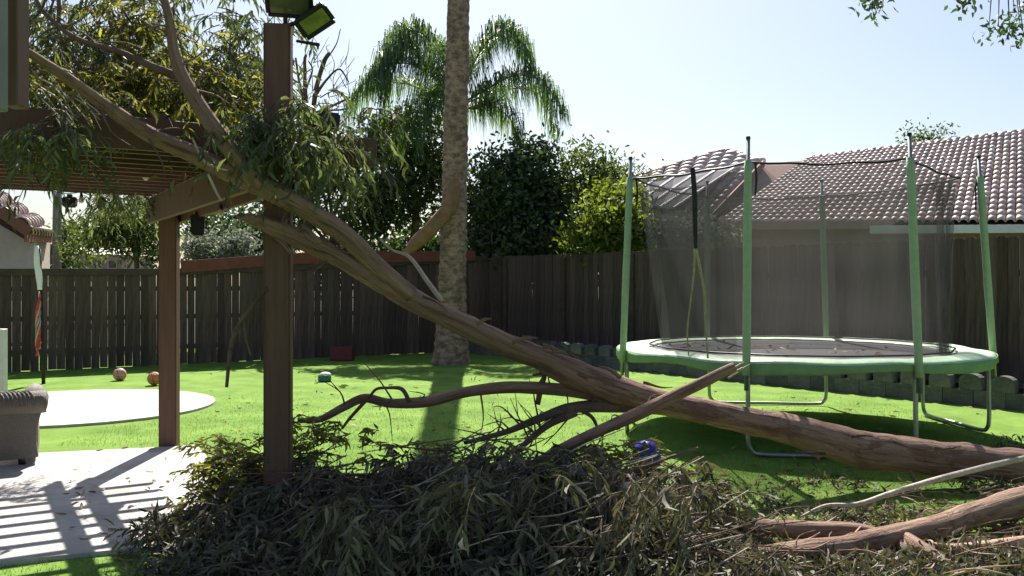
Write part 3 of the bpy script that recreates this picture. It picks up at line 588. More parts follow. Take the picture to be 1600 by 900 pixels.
# ------------------------------------------------------------------ trampoline
TC = Vector((3.15, 9.86, 0)); KR = .914; ZM = .86
tr = empty('trampoline', TC, 'round trampoline with lime green pad and grey safety net on green poles', 'trampoline')
def ring(r0, r1, z0f, z1f, n=96, steps=4):
    V = []; Q = []
    for i in range(n):
        a = 2*PI*i/n
        for k in range(steps+1):
            t = k/steps; r = (r0+(r1-r0)*t)*KR; V.append((TC.x+r*math.cos(a), TC.y+r*math.sin(a), z0f(a,t)))
    for i in range(n):
        j = (i+1) % n
        for k in range(steps): Q.append((i*(steps+1)+k, i*(steps+1)+k+1, j*(steps+1)+k+1, j*(steps+1)+k))
    return V, Q
wob = lambda a: .018*noise.noise(Vector((math.cos(a)*3, math.sin(a)*3, 5)))+.008*math.sin(a*12)
V, Q = ring(1.72, 2.15, lambda a,t: ZM+.02+.03*math.sin(t*PI)+wob(a)*t+.006*noise.noise(Vector((math.cos(a)*9,math.sin(a)*9,t*4))), None, 144, 6)
me = npmesh('pad', V, Q); o = link('pad', me, M_pad, tr, smooth=True); sm = o.modifiers.new('thick', 'SOLIDIFY'); sm.thickness = .025
V = []; Q = []; n = 144
for i in range(n):
    a = 2*PI*i/n
    for k in range(5):
        t = k/4; r = (2.155+.012*math.sin(a*24)*t)*KR; V.append((TC.x+r*math.cos(a), TC.y+r*math.sin(a), ZM+.012+wob(a)-t*(.088+.022*math.sin(a*6+1))))
for i in range(n):
    j = (i+1) % n
    for k in range(4): Q.append((i*5+k, j*5+k, j*5+k+1, i*5+k+1))
o = link('skirt', npmesh('skirt', V, Q), M_skirt, tr, smooth=True); sm = o.modifiers.new('thick', 'SOLIDIFY'); sm.thickness = .006
bm = bmesh.new(); bmesh.ops.create_circle(bm, cap_ends=True, segments=72, radius=1.73*KR, matrix=Matrix.Translation(TC+Vector((0,0,ZM+.012))))
r = bmesh.ops.extrude_face_region(bm, geom=list(bm.faces)); bmesh.ops.translate(bm, verts=[v for v in r['geom'] if isinstance(v, bmesh.types.BMVert)], vec=(0,0,-.01)); bmesh.ops.recalc_face_normals(bm, faces=bm.faces)
bmobj('jumping_mat', bm, M_bed, tr)
tube('rim', [(TC.x+1.9*math.cos(a), TC.y+1.9*math.sin(a), ZM-.03, .024) for a in np.linspace(0,2*PI,65)], M_steel, tr, 8, 1)
def tp(deg, r, z): a = math.radians(deg); r = r*KR; return Vector((TC.x+r*math.cos(a), TC.y+r*math.sin(a), z))
POLES = {-169:(.03,0), -120:(0,0), -76:(-.05,0), -14:(-.10,0), 61:(-.06,0), 106:(-.03,0)}
for dg in POLES:
    rb = 2.20; lean = POLES[dg][0]
    b = tp(dg, rb, .62); top = tp(dg, 2.13, 2.93) + Vector((lean,0,0)); mid = b.lerp(top, .92)
    tube('pole_sleeve', [(*b.lerp(top,.06), .036), (*b.lerp(top,.4), .040), (*b.lerp(top,.7), .038), (*b.lerp(top,.915), .036)], M_green, tr, 12, 4, .06, dg)
    pt = tube('pole', [(*b, .021), (*top, .019)], M_steel, tr, 10, 1)
    tube('pole_cap', [(*top, .022), (*(top+Vector((0,0,.025))), .020)], M_black, pt, 10, 1)
for d0, d1 in ((-120,-76),(61,106),(-14,24),(-169,-205)):
    a0, a1 = tp(d0,2.14,ZM-.05), tp(d1,2.14,ZM-.05); g0, g1 = tp(d0,2.14,.03), tp(d1,2.14,.03); ch = (g1-g0).normalized()
    pts_ = [a0, a0.lerp(g0,.5), g0+Vector((0,0,.14)), g0+Vector((0,0,.04))+ch*.03, g0+ch*.14, g0.lerp(g1,.5), g1-ch*.14, g1+Vector((0,0,.04))-ch*.03, g1+Vector((0,0,.14)), g1.lerp(a1,.5), a1]
    tube('leg', [(*p, .022) for p in pts_], M_steel, tr, 8, 4)
# net: straight ropes between the poles at the top, round at the pad
att = [(-169,2.08),(-120,2.06),(-76,2.06),(-14,1.84),(61,2.0),(106,2.0),(191,2.08)]
def top_pt(deg):
    deg = (deg+169) % 360 - 169
    for (d0,r0),(d1,r1) in zip(att[:-1], att[1:]):
        if d0 <= deg <= d1:
            t = (deg-d0)/(d1-d0); p = tp(d0,r0,2.73).lerp(tp(d1,r1,2.73), t); c = tp(d0+(d1-d0)*t, 1.9, 2.73)
            p = p.lerp(c, .08); p.z -= .035*math.sin(t*PI)+.007*math.sin(t*17); return p
V = []; Q = []; NA, NH = 180, 10; degs = np.linspace(-169, 191, NA+1)[:-1]
for dg in degs:
    tpnt = top_pt(dg); bt = tp(dg, 1.74+.015*math.sin(math.radians(dg*15)), ZM+.05)
    for k in range(NH+1):
        t = k/NH; p = bt.lerp(tpnt, t); q = tp(dg, (Vector((p.x-TC.x,p.y-TC.y)).length)-.02*math.sin(t*PI)+.02*math.sin(math.radians(dg*21)+t*3)*math.sin(t*PI)**.5, p.z); V.append(q)
for i in range(NA):
    j = (i+1) % NA
    for k in range(NH): Q.append((i*(NH+1)+k, j*(NH+1)+k, j*(NH+1)+k+1, i*(NH+1)+k+1))
link('safety_net', npmesh('safety_net', V, Q), M_net, tr, smooth=True)
def net_panel(d0, d1, inset, amp, n=26):
    V = []; Q = []
    for i, dg in enumerate(np.linspace(d0, d1, n)):
        tpn = top_pt(dg); bt = tp(dg, 1.72, ZM+.05)
        for k in range(11):
            t = k/10; p = bt.lerp(tpn, t); r = Vector((p.x-TC.x, p.y-TC.y)).length/KR - inset + amp*math.sin(i*.6+t*2)*(.3+.7*(1-t)); V.append(tp(dg, r, p.z-.012))
    for i in range(n-1):
        for k in range(10): Q.append((i*11+k, (i+1)*11+k, (i+1)*11+k+1, i*11+k+1))
    link('net_panel', npmesh('net_panel', V, Q), M_net, tr, smooth=True)
net_panel(-48, -10, .05, .035, 40); net_panel(-40, -14, .10, .035, 30); net_panel(-172, -128, .05, .03, 34)
tube('net_hem', [(*tp(d, 1.74+.015*math.sin(math.radians(d*15)), ZM+.06), .010) for d in np.linspace(-169, 190.9, 121)], M_black, tr, 5, 1)
tube('net_rope', [(*top_pt(d), .011) for d in np.linspace(-169, 190.9, 121)], M_black, tr, 6, 1)
for dg, r in ((-120,2.04),(-76,2.04),(-169,2.06)):
    p = tp(dg+1.2, r-.02, 2.72); tube('strap', [(*p,.012),(*(p+Vector((.01,0,-.15))),.012),(*(p+Vector((.0,0,-.3))),.010)], M_black, tr, 6, 3)
p = tp(-14, 2.1, 2.68); tube('strap', [(*(p+Vector((.02,0,.05))),.009),(*(p+Vector((-.09,0,.02))),.009),(*(p+Vector((-.1,0,-.3))),.008)], M_black, tr, 6, 3)
tube('door_flap', [(*P(1082,262,8.35),.024),(*P(1085,300,8.37),.026),(*P(1086,350,8.4),.024),(*P(1087,388,8.42),.018)], M_black, tr, 8, 4)
tube('cord', [(*P(1086,388,8.42),.010),(*P(1084,430,8.45),.008),(*P(1078,480,8.45),.007),(*P(1074,520,8.42),.007),(*P(1076,556,8.4),.006)], M_rope, tr, 6, 5)
tube('cord', [(*P(1087,388,8.42),.018),(*P(1092,410,8.45),.016),(*P(1100,455,8.45),.012),(*P(1102,500,8.45),.010),(*P(1106,560,8.4),.010)], M_rope, tr, 6, 5)
# leaves lying on the mat
n = 60; a = rng.uniform(0,2*PI,n); r = 1.45*rng.uniform(0,1,n)**.5; c = np.stack([TC.x-.2+r*np.cos(a)*.85, TC.y+r*np.sin(a)*.85, np.full(n, ZM+.016)],1); d = rng.normal(size=(n,3)); d[:,2] = .12
lo = link('mat_litter', leaf_mesh('mat_litter', c, d, rng.uniform(.05,.12,n), .025), M_dry); tag(lo, 'dry leaves and twigs lying on the dark trampoline mat', 'leaf litter', kind='stuff')

# ------------------------------------------------------------------ balls and toys
def ball(label, c, r, m, seams=True, group=None):
    root = empty('ball', Vector((c.x,c.y,0)), label, 'ball', group)
    bm = bmesh.new(); bmesh.ops.create_uvsphere(bm, u_segments=28, v_segments=16, radius=r, matrix=Matrix.Translation((c.x,c.y,r)))
    bmobj('shell', bm, m, root, smooth=True)
    if seams:
        C0 = Vector((c.x,c.y,r))
        for ax in (Vector((1,.2,.3)), Vector((.2,1,.4)), Vector((.3,-.2,1))):
            ax.normalize(); s = ax.orthogonal().normalized(); t = ax.cross(s)
            tube('seam', [(*(C0+(s*math.cos(k)+t*math.sin(k))*r*1.003), .0035) for k in np.linspace(0,2*PI,33)], M_seam, root, 5, 1)
    return root
g = G(187,595); ball('pink ball on the grass beyond the round concrete pad', g, .105, M_ballp, True)
g = G(241,602); ball('orange ball on the grass beside the shorter pergola post', g, .105, M_ballo, True)
g = G(1010,733); ball('shiny blue ball in the shade under the trampoline', g, .125, M_ballb, False)
# small toy on the lawn
g = G(507,597); tr_ = empty('toy', g, 'small white and dark teal toy alone on the sunny lawn', 'toy')
bm = bmesh.new(); bmesh.ops.create_cube(bm, size=1, matrix=Matrix.Translation(g+Vector((0,0,.06))) @ Matrix.Rotation(.4,4,'Z') @ Matrix.Diagonal((.20,.14,.12,1))); bmobj('body', bm, M_teal, tr_, bevel=.02)
bm = bmesh.new(); bmesh.ops.create_icosphere(bm, subdivisions=2, radius=.09, matrix=Matrix.Translation(g+Vector((.01,.01,.115))) @ Matrix.Rotation(.4,4,'Z') @ Matrix.Diagonal((1.1,.8,.55,1))); bmobj('lid', bm, M_white, tr_, smooth=True)
g = G(540,607); o = link('dead_leaf', leaf_mesh('dead_leaf', np.array([[g.x-.1,g.y,.02],[g.x,g.y+.05,.02],[g.x+.08,g.y,.02]]), np.array([[1,.1,.1],[-1,.3,.1],[.5,.6,.1]]), .16, .05), M_tdark); tag(o, 'few dark curled leaves on the lawn beside the small toy', 'leaf')
# red crate by the fence
c = Vector(G(535,563)); cr_ = empty('crate', c, 'dark red plastic crate in the shade at the foot of the back fence', 'crate')
for dx, dy, sx, sy in ((0,-.15,.46,.02),(0,.15,.46,.02),(-.22,0,.02,.28),(.22,0,.02,.28)):
    bm = bmesh.new(); bmesh.ops.create_cube(bm, size=1, matrix=Matrix.Translation(c+Vector((dx,dy,.15))) @ Matrix.Diagonal((sx,sy,.28,1))); bmobj('side', bm, M_crate, cr_, bevel=.006)
bm = bmesh.new(); bmesh.ops.create_cube(bm, size=1, matrix=Matrix.Translation(c+Vector((0,0,.02))) @ Matrix.Diagonal((.42,.28,.02,1))); bmobj('bottom', bm, M_crate, cr_)

# ------------------------------------------------------------------ wicker sofa (left edge)
sf = empty('sofa', (P(97,630,7.9).x, 7.72, 0), 'grey wicker sofa with rolled arm at the left edge of the patio', 'sofa')
def extrude_prof(name, prof, x0, x1, m, axis='x', smooth=True):
    V = []; n = len(prof); K = 2
    for x in (x0, x1):
        for a, z in prof: V.append((x, a, z) if axis == 'x' else (a, x, z))
    me = bpy.data.meshes.new(name); faces = [(i, (i+1) % n, n+(i+1) % n, n+i) for i in range(n)] + [tuple(range(n)), tuple(range(2*n-1, n-1, -1))]
    me.from_pydata(V, [], faces); bm = bmesh.new(); bm.from_mesh(me); bmesh.ops.recalc_face_normals(bm, faces=bm.faces); bm.to_mesh(me); bm.free()
    return link(name, me, m, sf)
arc = lambda cx, cz, r, a0, a1, n=12: [(cx+r*math.cos(a), cz+r*math.sin(a)) for a in np.linspace(a0, a1, n)]
xr = P(97,630,7.9).x                                                # outer edge of the roll
# wide back panel whose right end scrolls outward, roll along its top, seat behind
ap = [(xr-.11,.09),(xr-.075,.10),(xr-.09,.22),(xr-.085,.36)] + arc(xr-.095,.565,.095,-1.1,1.5,14) + [(-6.9,.64),(-6.9,.09)]
extrude_prof('back', ap, 7.72, 7.83, M_wick, 'y', False)
tube('top_roll', [(-6.9,7.74,.575,.095),(xr-.5,7.74,.575,.095),(xr-.06,7.74,.572,.098),(xr-.02,7.74,.572,.085),(xr-.0,7.74,.57,.05)], M_wick, sf, 16, 2)
tube('arm', [(xr-.12,7.84,.575,.09),(xr-.12,8.45,.575,.09),(xr-.12,8.5,.575,.05)], M_wick, sf, 14, 1)
bm = bmesh.new(); bmesh.ops.create_cube(bm, size=1, matrix=Matrix.Translation((xr-.14,8.15,.28)) @ Matrix.Diagonal((.12,.62,.4,1))); bmobj('arm_panel', bm, M_wick, sf, bevel=.01)
bm = bmesh.new(); bmesh.ops.create_cube(bm, size=1, matrix=Matrix.Translation((-5.6,8.16,.24)) @ Matrix.Diagonal((2.3,.6,.26,1))); bmobj('seat', bm, M_wick, sf, bevel=.02)
for x in (xr-.2, -5.5):
    for y in (7.78, 8.42): tube('foot', [(x,y,.036,.03),(x,y,.1,.035)], M_black, sf, 8, 1)
# wicker strands over the roll
st = []
for i in range(70):
    x = xr-.16 - i*.032; st.append([(x-.06*math.cos(a), 7.74+.097*math.cos(a), .575+.097*math.sin(a), .008) for a in np.linspace(.2, 3.4, 8)])
tubes('strands', st, M_wick, sf, 5, 1)['kind'] = 'stuff'
o = board('white_post', (P(1,560,8.6).x,8.6,0.03), (P(1,560,8.6).x,8.6,1.16), .09, .09, M_white, up=Vector((0,1,0))); tag(o, 'short white post standing behind the wicker sofa at the left edge', 'post')
sf.rotation_euler.z = math.radians(27); sf.location.x -= .03
# pole with ribbons by the back fence
c = G(68,600); pr = empty('ribbon_pole', c, 'thin dark pole wrapped in red and white ribbons before the back fence', 'pole')
tube('pole', [(c.x,c.y,0,.03),(c.x-.02,c.y,1.0,.022),(c.x-.06,c.y,2.15,.018)], M_black, pr, 8, 3)
tube('cloth', [(c.x-.10,c.y-.02,2.2,.035),(c.x-.09,c.y-.02,1.95,.05),(c.x-.06,c.y-.02,1.7,.045),(c.x-.05,c.y-.02,1.5,.03)], M_white, pr, 8, 4, .3)
for i, m in enumerate((M_red, M_ballp, M_steel, M_ballp, M_red)):
    tube('ribbon', [(c.x-.07+.03*math.cos(z*9+i*1.3), c.y-.03+.03*math.sin(z*9+i*1.3), z, .016) for z in np.linspace(1.45-.1*i, .45+.12*(i%3), 14)], m, pr, 5, 2)

# ------------------------------------------------------------------ left edge: brown board and grey downspout of the near house corner
co = empty('house_corner', P(20,100,3.0), 'brown trim and grey gutter end of the near house at the top left corner', 'house')
for px0, px1, y1, Y, m, nm in ((-30,3,172,3.0,M_gut,'downspout'),(11,37,168,3.15,M_post,'trim_board')):
    a = P((px0+px1)/2, y1, Y); wd = (px1-px0)*Y/F; board(nm, a, a+Vector((0,0,1.6)), wd, .08, m, co, up=Vector((0,1,0)))
a = P(-60,165,3.3); bm = bmesh.new(); bm_box(bm, a+Vector((-.8,0,.9)), a+Vector((.12,.0,.9)), .25, .2); bmobj('eave_beam', bm, M_post, co)

# ------------------------------------------------------------------ tile roofs
def tile_mesh(wd, ln, m):
    V = []; Fc = []; K = 6
    for y, s, dz in ((0,1.0,.022),(ln*1.12,.9,0.0)):
        for k in range(K+1):
            a = PI*k/K; V.append((-wd*.5*s*math.cos(a), y, wd*.44*s*math.sin(a)+dz))
    for k in range(K): Fc.append((k, k+1, K+1+k+1, K+1+k))
    b = len(V)
    for k in range(K+1):
        a = PI*k/K; V.append((-wd*.40*math.cos(a), 0, wd*.36*math.sin(a)+.018))
    for k in range(K): Fc.append((k+1, k, b+k, b+k+1))
    me = bpy.data.meshes.new('tile'); me.from_pydata(V, [], Fc); me.polygons.foreach_set('use_smooth', [True]*K+[False]*K); me.materials.append(m); return me
def tile_patch(parent, top, bot, wd, ln, limit, thick=.12, keep=None):
    """top, bot: matching world stations left to right"""
    top = [Vector(p) for p in top]; bot = [Vector(p) for p in bot]
    def lerp_poly(poly, t):
        L = [(poly[i+1]-poly[i]).length for i in range(len(poly)-1)]; s = t*sum(Lb)
        for i, l in enumerate(Lb):
            if s <= l or i == len(Lb)-1: return poly[i].lerp(poly[i+1], min(1, s/l))
            s -= l
    Lb = [max((bot[i+1]-bot[i]).length, .5*(top[i+1]-top[i]).length) for i in range(len(bot)-1)]
    nc = int(sum(Lb)/wd); items = []
    for c in range(nc):
        t = (c+.5)/nc; B0, T0 = lerp_poly(bot, t), lerp_poly(top, t); d = T0-B0; rows = max(1, round(d.length/ln))
        B1 = lerp_poly(bot, min(1,t+.01)) ; T1 = lerp_poly(top, min(1,t+.01)); Bm = lerp_poly(bot, max(0,t-.01)); Tm = lerp_poly(top, max(0,t-.01))
        nx_ = None
        for r in range(rows):
            q = r/rows; p = B0.lerp(T0, q); x = (B1.lerp(T1,q)-Bm.lerp(Tm,q)); sx = x.length/.02*1.0
            y = d.normalized(); z = x.normalized().cross(y).normalized(); x = y.cross(z)
            wloc = (B1.lerp(T1,q)-Bm.lerp(Tm,q)).length/(min(1,t+.01)-max(0,t-.01))/nc
            items.append((p, x, y, z, wloc/wd, d.length/rows/ln))
    items.sort(key=lambda it: it[0].y)
    if keep: items.sort(key=lambda it: (not keep(it[0]), it[0].y))
    me = tile_mesh(wd, ln, M_tile); base = origin2(parent)
    for p, x, y, z, sx, sy in items[:limit]:
        o = bpy.data.objects.new('tile', me); COL.objects.link(o); o.parent = parent; o.matrix_parent_inverse = Matrix.Translation(-base)
        j = 1+random.uniform(-.03,.03); o.matrix_basis = Matrix(((x.x*sx*j,y.x*sy,z.x,p.x),(x.y*sx*j,y.y*sy,z.y,p.y),(x.z*sx*j,y.z*sy,z.z,p.z),(0,0,0,1)))
    if len(items) > limit:
        Vt = np.array([v.co for v in me.vertices]); Ft = np.array([list(f.vertices) for f in me.polygons]); Va = []; Fa = []
        for i, (p, x, y, z, sx, sy) in enumerate(items[limit:]):
            A = np.array([np.array(x)*sx*(1+random.uniform(-.03,.03)), np.array(y)*sy, np.array(z)]); Va.append(Vt@A + np.array(p)); Fa.append(Ft+i*len(Vt))
        o = link('tiles', npmesh('tiles', np.concatenate(Va), np.concatenate(Fa)), M_tilej, parent, smooth=False); o['kind'] = 'stuff'
def deck(name, top, bot, parent, m=M_deck, drop=.03, thick=.12):
    def st(poly, k): 
        q = k*(len(poly)-1); i = min(int(q), len(poly)-2); return Vector(poly[i]).lerp(Vector(poly[i+1]), q-i)
    bm = bmesh.new(); NU, NV = 24*(len(top)-1), 16
    g = [[bm.verts.new(st(bot,u/NU).lerp(st(top,u/NU), v/NV)-Vector((0,0,drop))) for v in range(NV+1)] for u in range(NU+1)]
    fs = [bm.faces.new((g[u][v],g[u+1][v],g[u+1][v+1],g[u][v+1])) for u in range(NU) for v in range(NV)]
    r = bmesh.ops.extrude_face_region(bm, geom=fs); bmesh.ops.translate(bm, verts=[v for v in r['geom'] if isinstance(v, bmesh.types.BMVert)], vec=(0,0,-thick)); bmesh.ops.recalc_face_normals(bm, faces=bm.faces)
    return bmobj(name, bm, m, parent)
# house beyond the side fence
rh = empty('house', P(1450,440,24), 'salmon stucco house with wide tiled roof behind the side fence at right', 'house')
E1r, E2r = P(1600,348,21.2), P(1118,350,24.5); R1r, R2r = P(1600,207,26), P(1262,249,30.5)
exE = E1r+(E1r-E2r)*.3; exR = R1r+(R1r-R2r)*.55
bot = [E2r, E1r, exE]; topp = [R2r, R1r, exR]
rf = deck('roof', topp, bot, rh)
tile_patch(rf, topp, bot, .20, .33, 300, keep=lambda p: 800+F*p.x/p.y < 1606)
tubes('ridge_tiles', [[(*R2r.lerp(exR, i/40), .11), (*R2r.lerp(exR, (i+1.1)/40), .125)] for i in range(40)], M_tilej, rf, 8, 1)['kind'] = 'stuff'
o = board('fascia', P(1358,358,22.6)+Vector((0,-.05,-.02)), exE+Vector((0,-.06,-.13)), .05, .2, M_white, rh); 
o = board('gutter', P(1100,352,24.3)+Vector((0,-.05,-.03)), P(1400,347,22.4)+Vector((0,.1,-.05)), .05, .22, M_salmon, rh)
# walls
def prism(name, pts, m, parent, depth=Vector((0,.3,0))):
    bm = bmesh.new(); f = bm.faces.new([bm.verts.new(p) for p in pts]); r = bmesh.ops.extrude_face_region(bm, geom=[f]); bmesh.ops.translate(bm, verts=[v for v in r['geom'] if isinstance(v, bmesh.types.BMVert)], vec=depth); bmesh.ops.recalc_face_normals(bm, faces=bm.faces)
    return bmobj(name, bm, m, parent)
e2 = E2r+Vector((.1,.7,-.1)); e1 = exE+Vector((0,.7,-.1)); prism('wall', [Vector((e2.x,e2.y,0)), Vector((e1.x,e1.y,0)), e1, e2], M_salmon, rh)
prism('gable_wall', [P(1092,360,26.5), P(1092,349,26.5), P(1188,256,29.2), P(1268,250,30.6), P(1300,360,26.5)], M_salmon, rh)
# left wing roof with solar panels
tB = [P(968,285,31.5), P(1130,235,30.5), P(1192,252,29)]; bB = [P(968,353,25), P(1062,351,25.2), P(1098,349,25.5)]
rfB = deck('wing_roof', tB, bB, rh)
tile_patch(rfB, tB, bB, .27, .40, 0)
tubes('ridge_tiles', [[(*tB[0].lerp(tB[1], i/16), .10), (*tB[0].lerp(tB[1], (i+1.1)/16), .12)] for i in range(16)] + [[(*tB[1].lerp(tB[2], i/6), .10), (*tB[1].lerp(tB[2], (i+1.1)/6), .12)] for i in range(6)], M_tilej, rfB, 8, 1)['kind'] = 'stuff'
board('rake', tB[2]+Vector((0,-.1,-.08)), bB[2]+Vector((0,-.1,-.08)), .06, .2, M_fascia, rh)
prism('wing_wall', [P(975,450,26), P(975,356,26), P(1096,353,26.4), P(1096,450,26.4)], M_beige, rh)
sp_ = empty('solar_panel_array', P(1070,300,27), 'blue grey solar panels on the tiled roof left of the gable', 'solar panels')
def qd(u, v):   # bilinear over the four pixel corners of the array, lifted off the tiles
    A, B_, C, D = P(985,296,28.4), P(1152,265,28.4), P(1050,333,25.6), P(945,326,25.6)
    return (A.lerp(B_, u)).lerp(D.lerp(C, u), v) + Vector((0,-.12,.12))
for i in range(5):
    for j in range(2):
        g_ = .008; c4 = [qd(i/5+g_, j/2+g_*2), qd((i+1)/5-g_, j/2+g_*2), qd((i+1)/5-g_, (j+1)/2-g_*2), qd(i/5+g_, (j+1)/2-g_*2)]
        bm = bmesh.new(); f = bm.faces.new([bm.verts.new(p) for p in c4]); r = bmesh.ops.extrude_face_region(bm, geom=[f]); bmesh.ops.translate(bm, verts=[v for v in r['geom'] if isinstance(v, bmesh.types.BMVert)], vec=(0,.03,-.04)); bmesh.ops.recalc_face_normals(bm, faces=bm.faces); pn = bmobj('panel', bm, M_solar, sp_)
        for a, b in zip(c4, c4[1:]+c4[:1]): board('frame_bar', a, b, .05, .05, M_white, pn, bevel=0)

# neighbour house at the left edge
lh = empty('house', P(-40,430,19.5), 'pink stucco house with terracotta barrel tiles at the left edge beyond the fence', 'house')
bL = [P(40,364,19.0), P(60,366,20.2), P(79,368,21.6)]; tL = [P(-150,252,21.5), P(-120,258,23), P(-95,262,24.5)]
rL = deck('roof', tL, bL, lh, drop=.03); tile_patch(rL, tL, bL, .30, .36, 300)
# near roof slope continuing left along the rake
bL2 = [P(-160,250,17.6), P(40,364,18.9)]; 
board('rake', P(-160,213,18.6), P(46,362,18.9), .08, .24, M_fascia, lh)
for i in range(11):
    a = P(-120,228,18.6).lerp(P(42,350,18.9), i/11); 
tile_patch(rL, [P(-160,196,20.5), P(70,352,21.2)], [P(-160,209,18.55), P(44,358,18.85)], .34, .42, 0)
prism('wall', [P(-160,470,19.6), P(46,470,19.6), P(46,366,19.6), P(-160,235,19.6)], M_pink, lh, Vector((0,.3,0)))
prism('wall', [P(46,470,19.62), P(78,470,22.0), P(78,372,22.0), P(46,368,19.62)], M_pink, lh, Vector((-.3,0,0)))
board('eave_board', P(40,370,18.95), P(79,372,21.6), .06, .22, M_fascia, lh)
# far beige house
fh = empty('house', P(148,430,34), 'small beige house far away between the trees at left', 'house')
prism('wall', [P(104,440,34), P(190,440,34), P(190,398,34), P(104,396,34)], M_beige, fh, Vector((0,3,0)))
prism('roof', [P(98,397,33.5), P(104,386,36), P(188,388,36), P(198,398,33.5)], M_white, fh, Vector((0,.4,-.2)))
for a, b in ((116,134),(150,158),(168,182)):
    wn = prism('window', [P(a,420,33.95), P(b,420,33.95), P(b,406,33.95), P(a,406,33.95)], M_white, fh, Vector((0,.1,0))); prism('pane', [P(a+1.5,418.5,33.9), P(b-1.5,418.5,33.9), P(b-1.5,407.5,33.9), P(a+1.5,407.5,33.9)], M_glass, wn, Vector((0,.04,0)))

# ------------------------------------------------------------------ trees
def tree(label, trunk, blobs, m, L, W, per, ncl, spread=.22, droop=.25, name='tree', cat='tree', barkm=None, group=None, limbs=5):
    """trunk rows (px,py,Y,diameter px); blobs rows (px,py,Y,rx px,ry px)"""
    b0 = P(*trunk[0][:3]); root = empty(name, (b0.x,b0.y,0), label, cat, group)
    pts = [(b0.x,b0.y,0.0, trunk[0][3]*.6*b0.y/F)] + [(*P(a,b,Y), d*.5*Y/F) for a,b,Y,d in trunk]
    tube('trunk', pts, barkm or M_barkd, root, 10, 5, .12, len(label))
    tip = Vector(pts[-1][:3]); lst = []
    for k in range(limbs):
        a,b,Y,rx,ry = blobs[k % len(blobs)]; e = P(a+random.uniform(-.6,.6)*rx, b+random.uniform(-.6,.3)*ry, Y+random.uniform(-.5,.5)); s = Vector(pts[-2][:3]).lerp(tip, random.random())
        lst.append([(*s, pts[-1][3]*.7), (*(s.lerp(e,.5)+Vector((0,0,.15))), pts[-1][3]*.45), (*e, .012)])
    for q in lst: tube('limb', q, barkm or M_barkd, root, 6, 4, .1)
    cs = []
    tot = sum(rx*ry for _,_,_,rx,ry in blobs)
    for a,b,Y,rx,ry in blobs:
        c = P(a,b,Y); s = Y/F; n_ = max(4, int(ncl*rx*ry/tot)); q = blob_points(c, (rx*s, min(rx,ry)*s*.9, ry*s), n_)
        q = np.array([p for p in q if noise.noise(Vector(p*1.7)) > -.22 and p[2] > .15]); cs.append(q)
    foliage('crown', [clumps(np.concatenate(cs), per, spread, droop, L, W)], m, root); return root
tree('dense dark green tree right of the tall palm trunk', [(800,430,22.4,18),(805,330,22.4,13),(800,280,22.4,8)], [(800,310,22.4,62,62),(848,272,22.6,38,38),(765,335,22.2,34,60),(872,325,22.6,36,58),(785,270,22.6,40,28),(830,370,22.0,76,40),(832,236,22.8,18,20),(850,230,22.8,10,14),(760,385,22.0,40,34),(880,268,22.8,22,20)], M_tdark, .15, .07, 30, 620, .24)
tree('small olive green tree close to the right side of the palm trunk', [(765,430,22.0,10),(765,340,22.0,7)], [(768,300,21.8,26,50),(758,350,21.8,24,40),(790,385,21.7,50,22),(870,380,21.5,40,20)], M_tmid, .13, .05, 22, 150, .2)
tree('sunlit yellow green shrub beside the left trampoline pole', [(950,420,19.8,9),(945,360,19.8,6)], [(955,350,19.4,40,30),(925,368,19.2,32,20),(985,365,19.4,22,24),(945,318,20.0,30,22),(988,325,20.2,18,26)], M_tyel, .14, .06, 26, 300, .2, cat='shrub', name='shrub')
tree('open mid green tree with a wispy top behind the yellow green shrub', [(925,420,22.5,9),(920,320,22.5,6)], [(920,295,22.0,50,44),(965,288,22.0,38,30),(908,238,22.4,18,16),(985,270,22.2,18,12),(935,255,22.2,14,14)], M_tmid, .14, .05, 22, 210, .22)
tree('yellowish olive tree behind the pergola and left of the palm trunk', [(640,430,22.5,16),(650,340,22.5,12),(640,280,22.5,8)], [(645,270,22.5,46,46),(620,310,22.2,56,40),(660,225,22.8,36,44),(575,330,22.0,44,40),(700,300,22.5,30,60),(620,200,23.0,32,22)], M_tmid, .15, .055, 26, 520, .22, barkm=M_palmb)
tree('grey green tree behind the tall pergola post', [(520,430,24,14),(520,330,24,9)], [(510,300,24,60,42),(560,260,24,50,40),(450,320,24,50,44),(480,240,24.5,44,30),(590,225,24.5,40,24)], M_tdark, .17, .06, 24, 360, .25)
tree('leafy tree seen under the pergola left of the shorter post', [(214,430,23,9),(212,370,23,6)], [(205,345,23,48,34),(165,365,23,36,26),(235,375,23,30,34),(140,385,24,34,22)], M_tmid, .15, .05, 24, 300, .2, .4)
tree('bushy tree at far left beyond the pink house', [(100,440,26,8),(100,390,26,6)], [(110,372,26,22,24),(95,400,26,16,26),(140,395,37,60,22)], M_tmid, .15, .06, 22, 150, .2)
tree('pale grey green bush above the fence right of the shorter post', [(330,440,20.5,6),(330,405,20.5,4)], [(330,392,20.0,40,26),(300,400,20.0,24,20),(370,380,20.2,28,22)], M_tgrey, .11, .045, 26, 200, .16, cat='bush', name='bush')
tree('dark green bush between the pale bush and the tall post', [(385,440,22,6),(385,380,22,4)], [(380,360,22,36,36),(410,385,22,30,34),(330,350,22.5,44,24)], M_tdark, .14, .06, 24, 200, .2, cat='bush', name='bush')
tree('low dark hedge like tree behind the fence left of the palm trunk', [(600,440,24,10),(600,420,24,8)], [(480,415,24.5,60,34),(570,405,24.5,60,40),(650,405,24.5,60,44),(720,410,24.5,50,44),(780,405,24.5,40,40)], M_tdark, .17, .08, 30, 420, .24)
tree('dark foliage mass low behind the yellow green shrub', [(890,440,23.5,8),(890,400,23.5,6)], [(850,400,23.5,60,34),(930,400,23.5,60,30),(990,395,23.5,36,30)], M_tdark, .16, .075, 30, 260, .22)
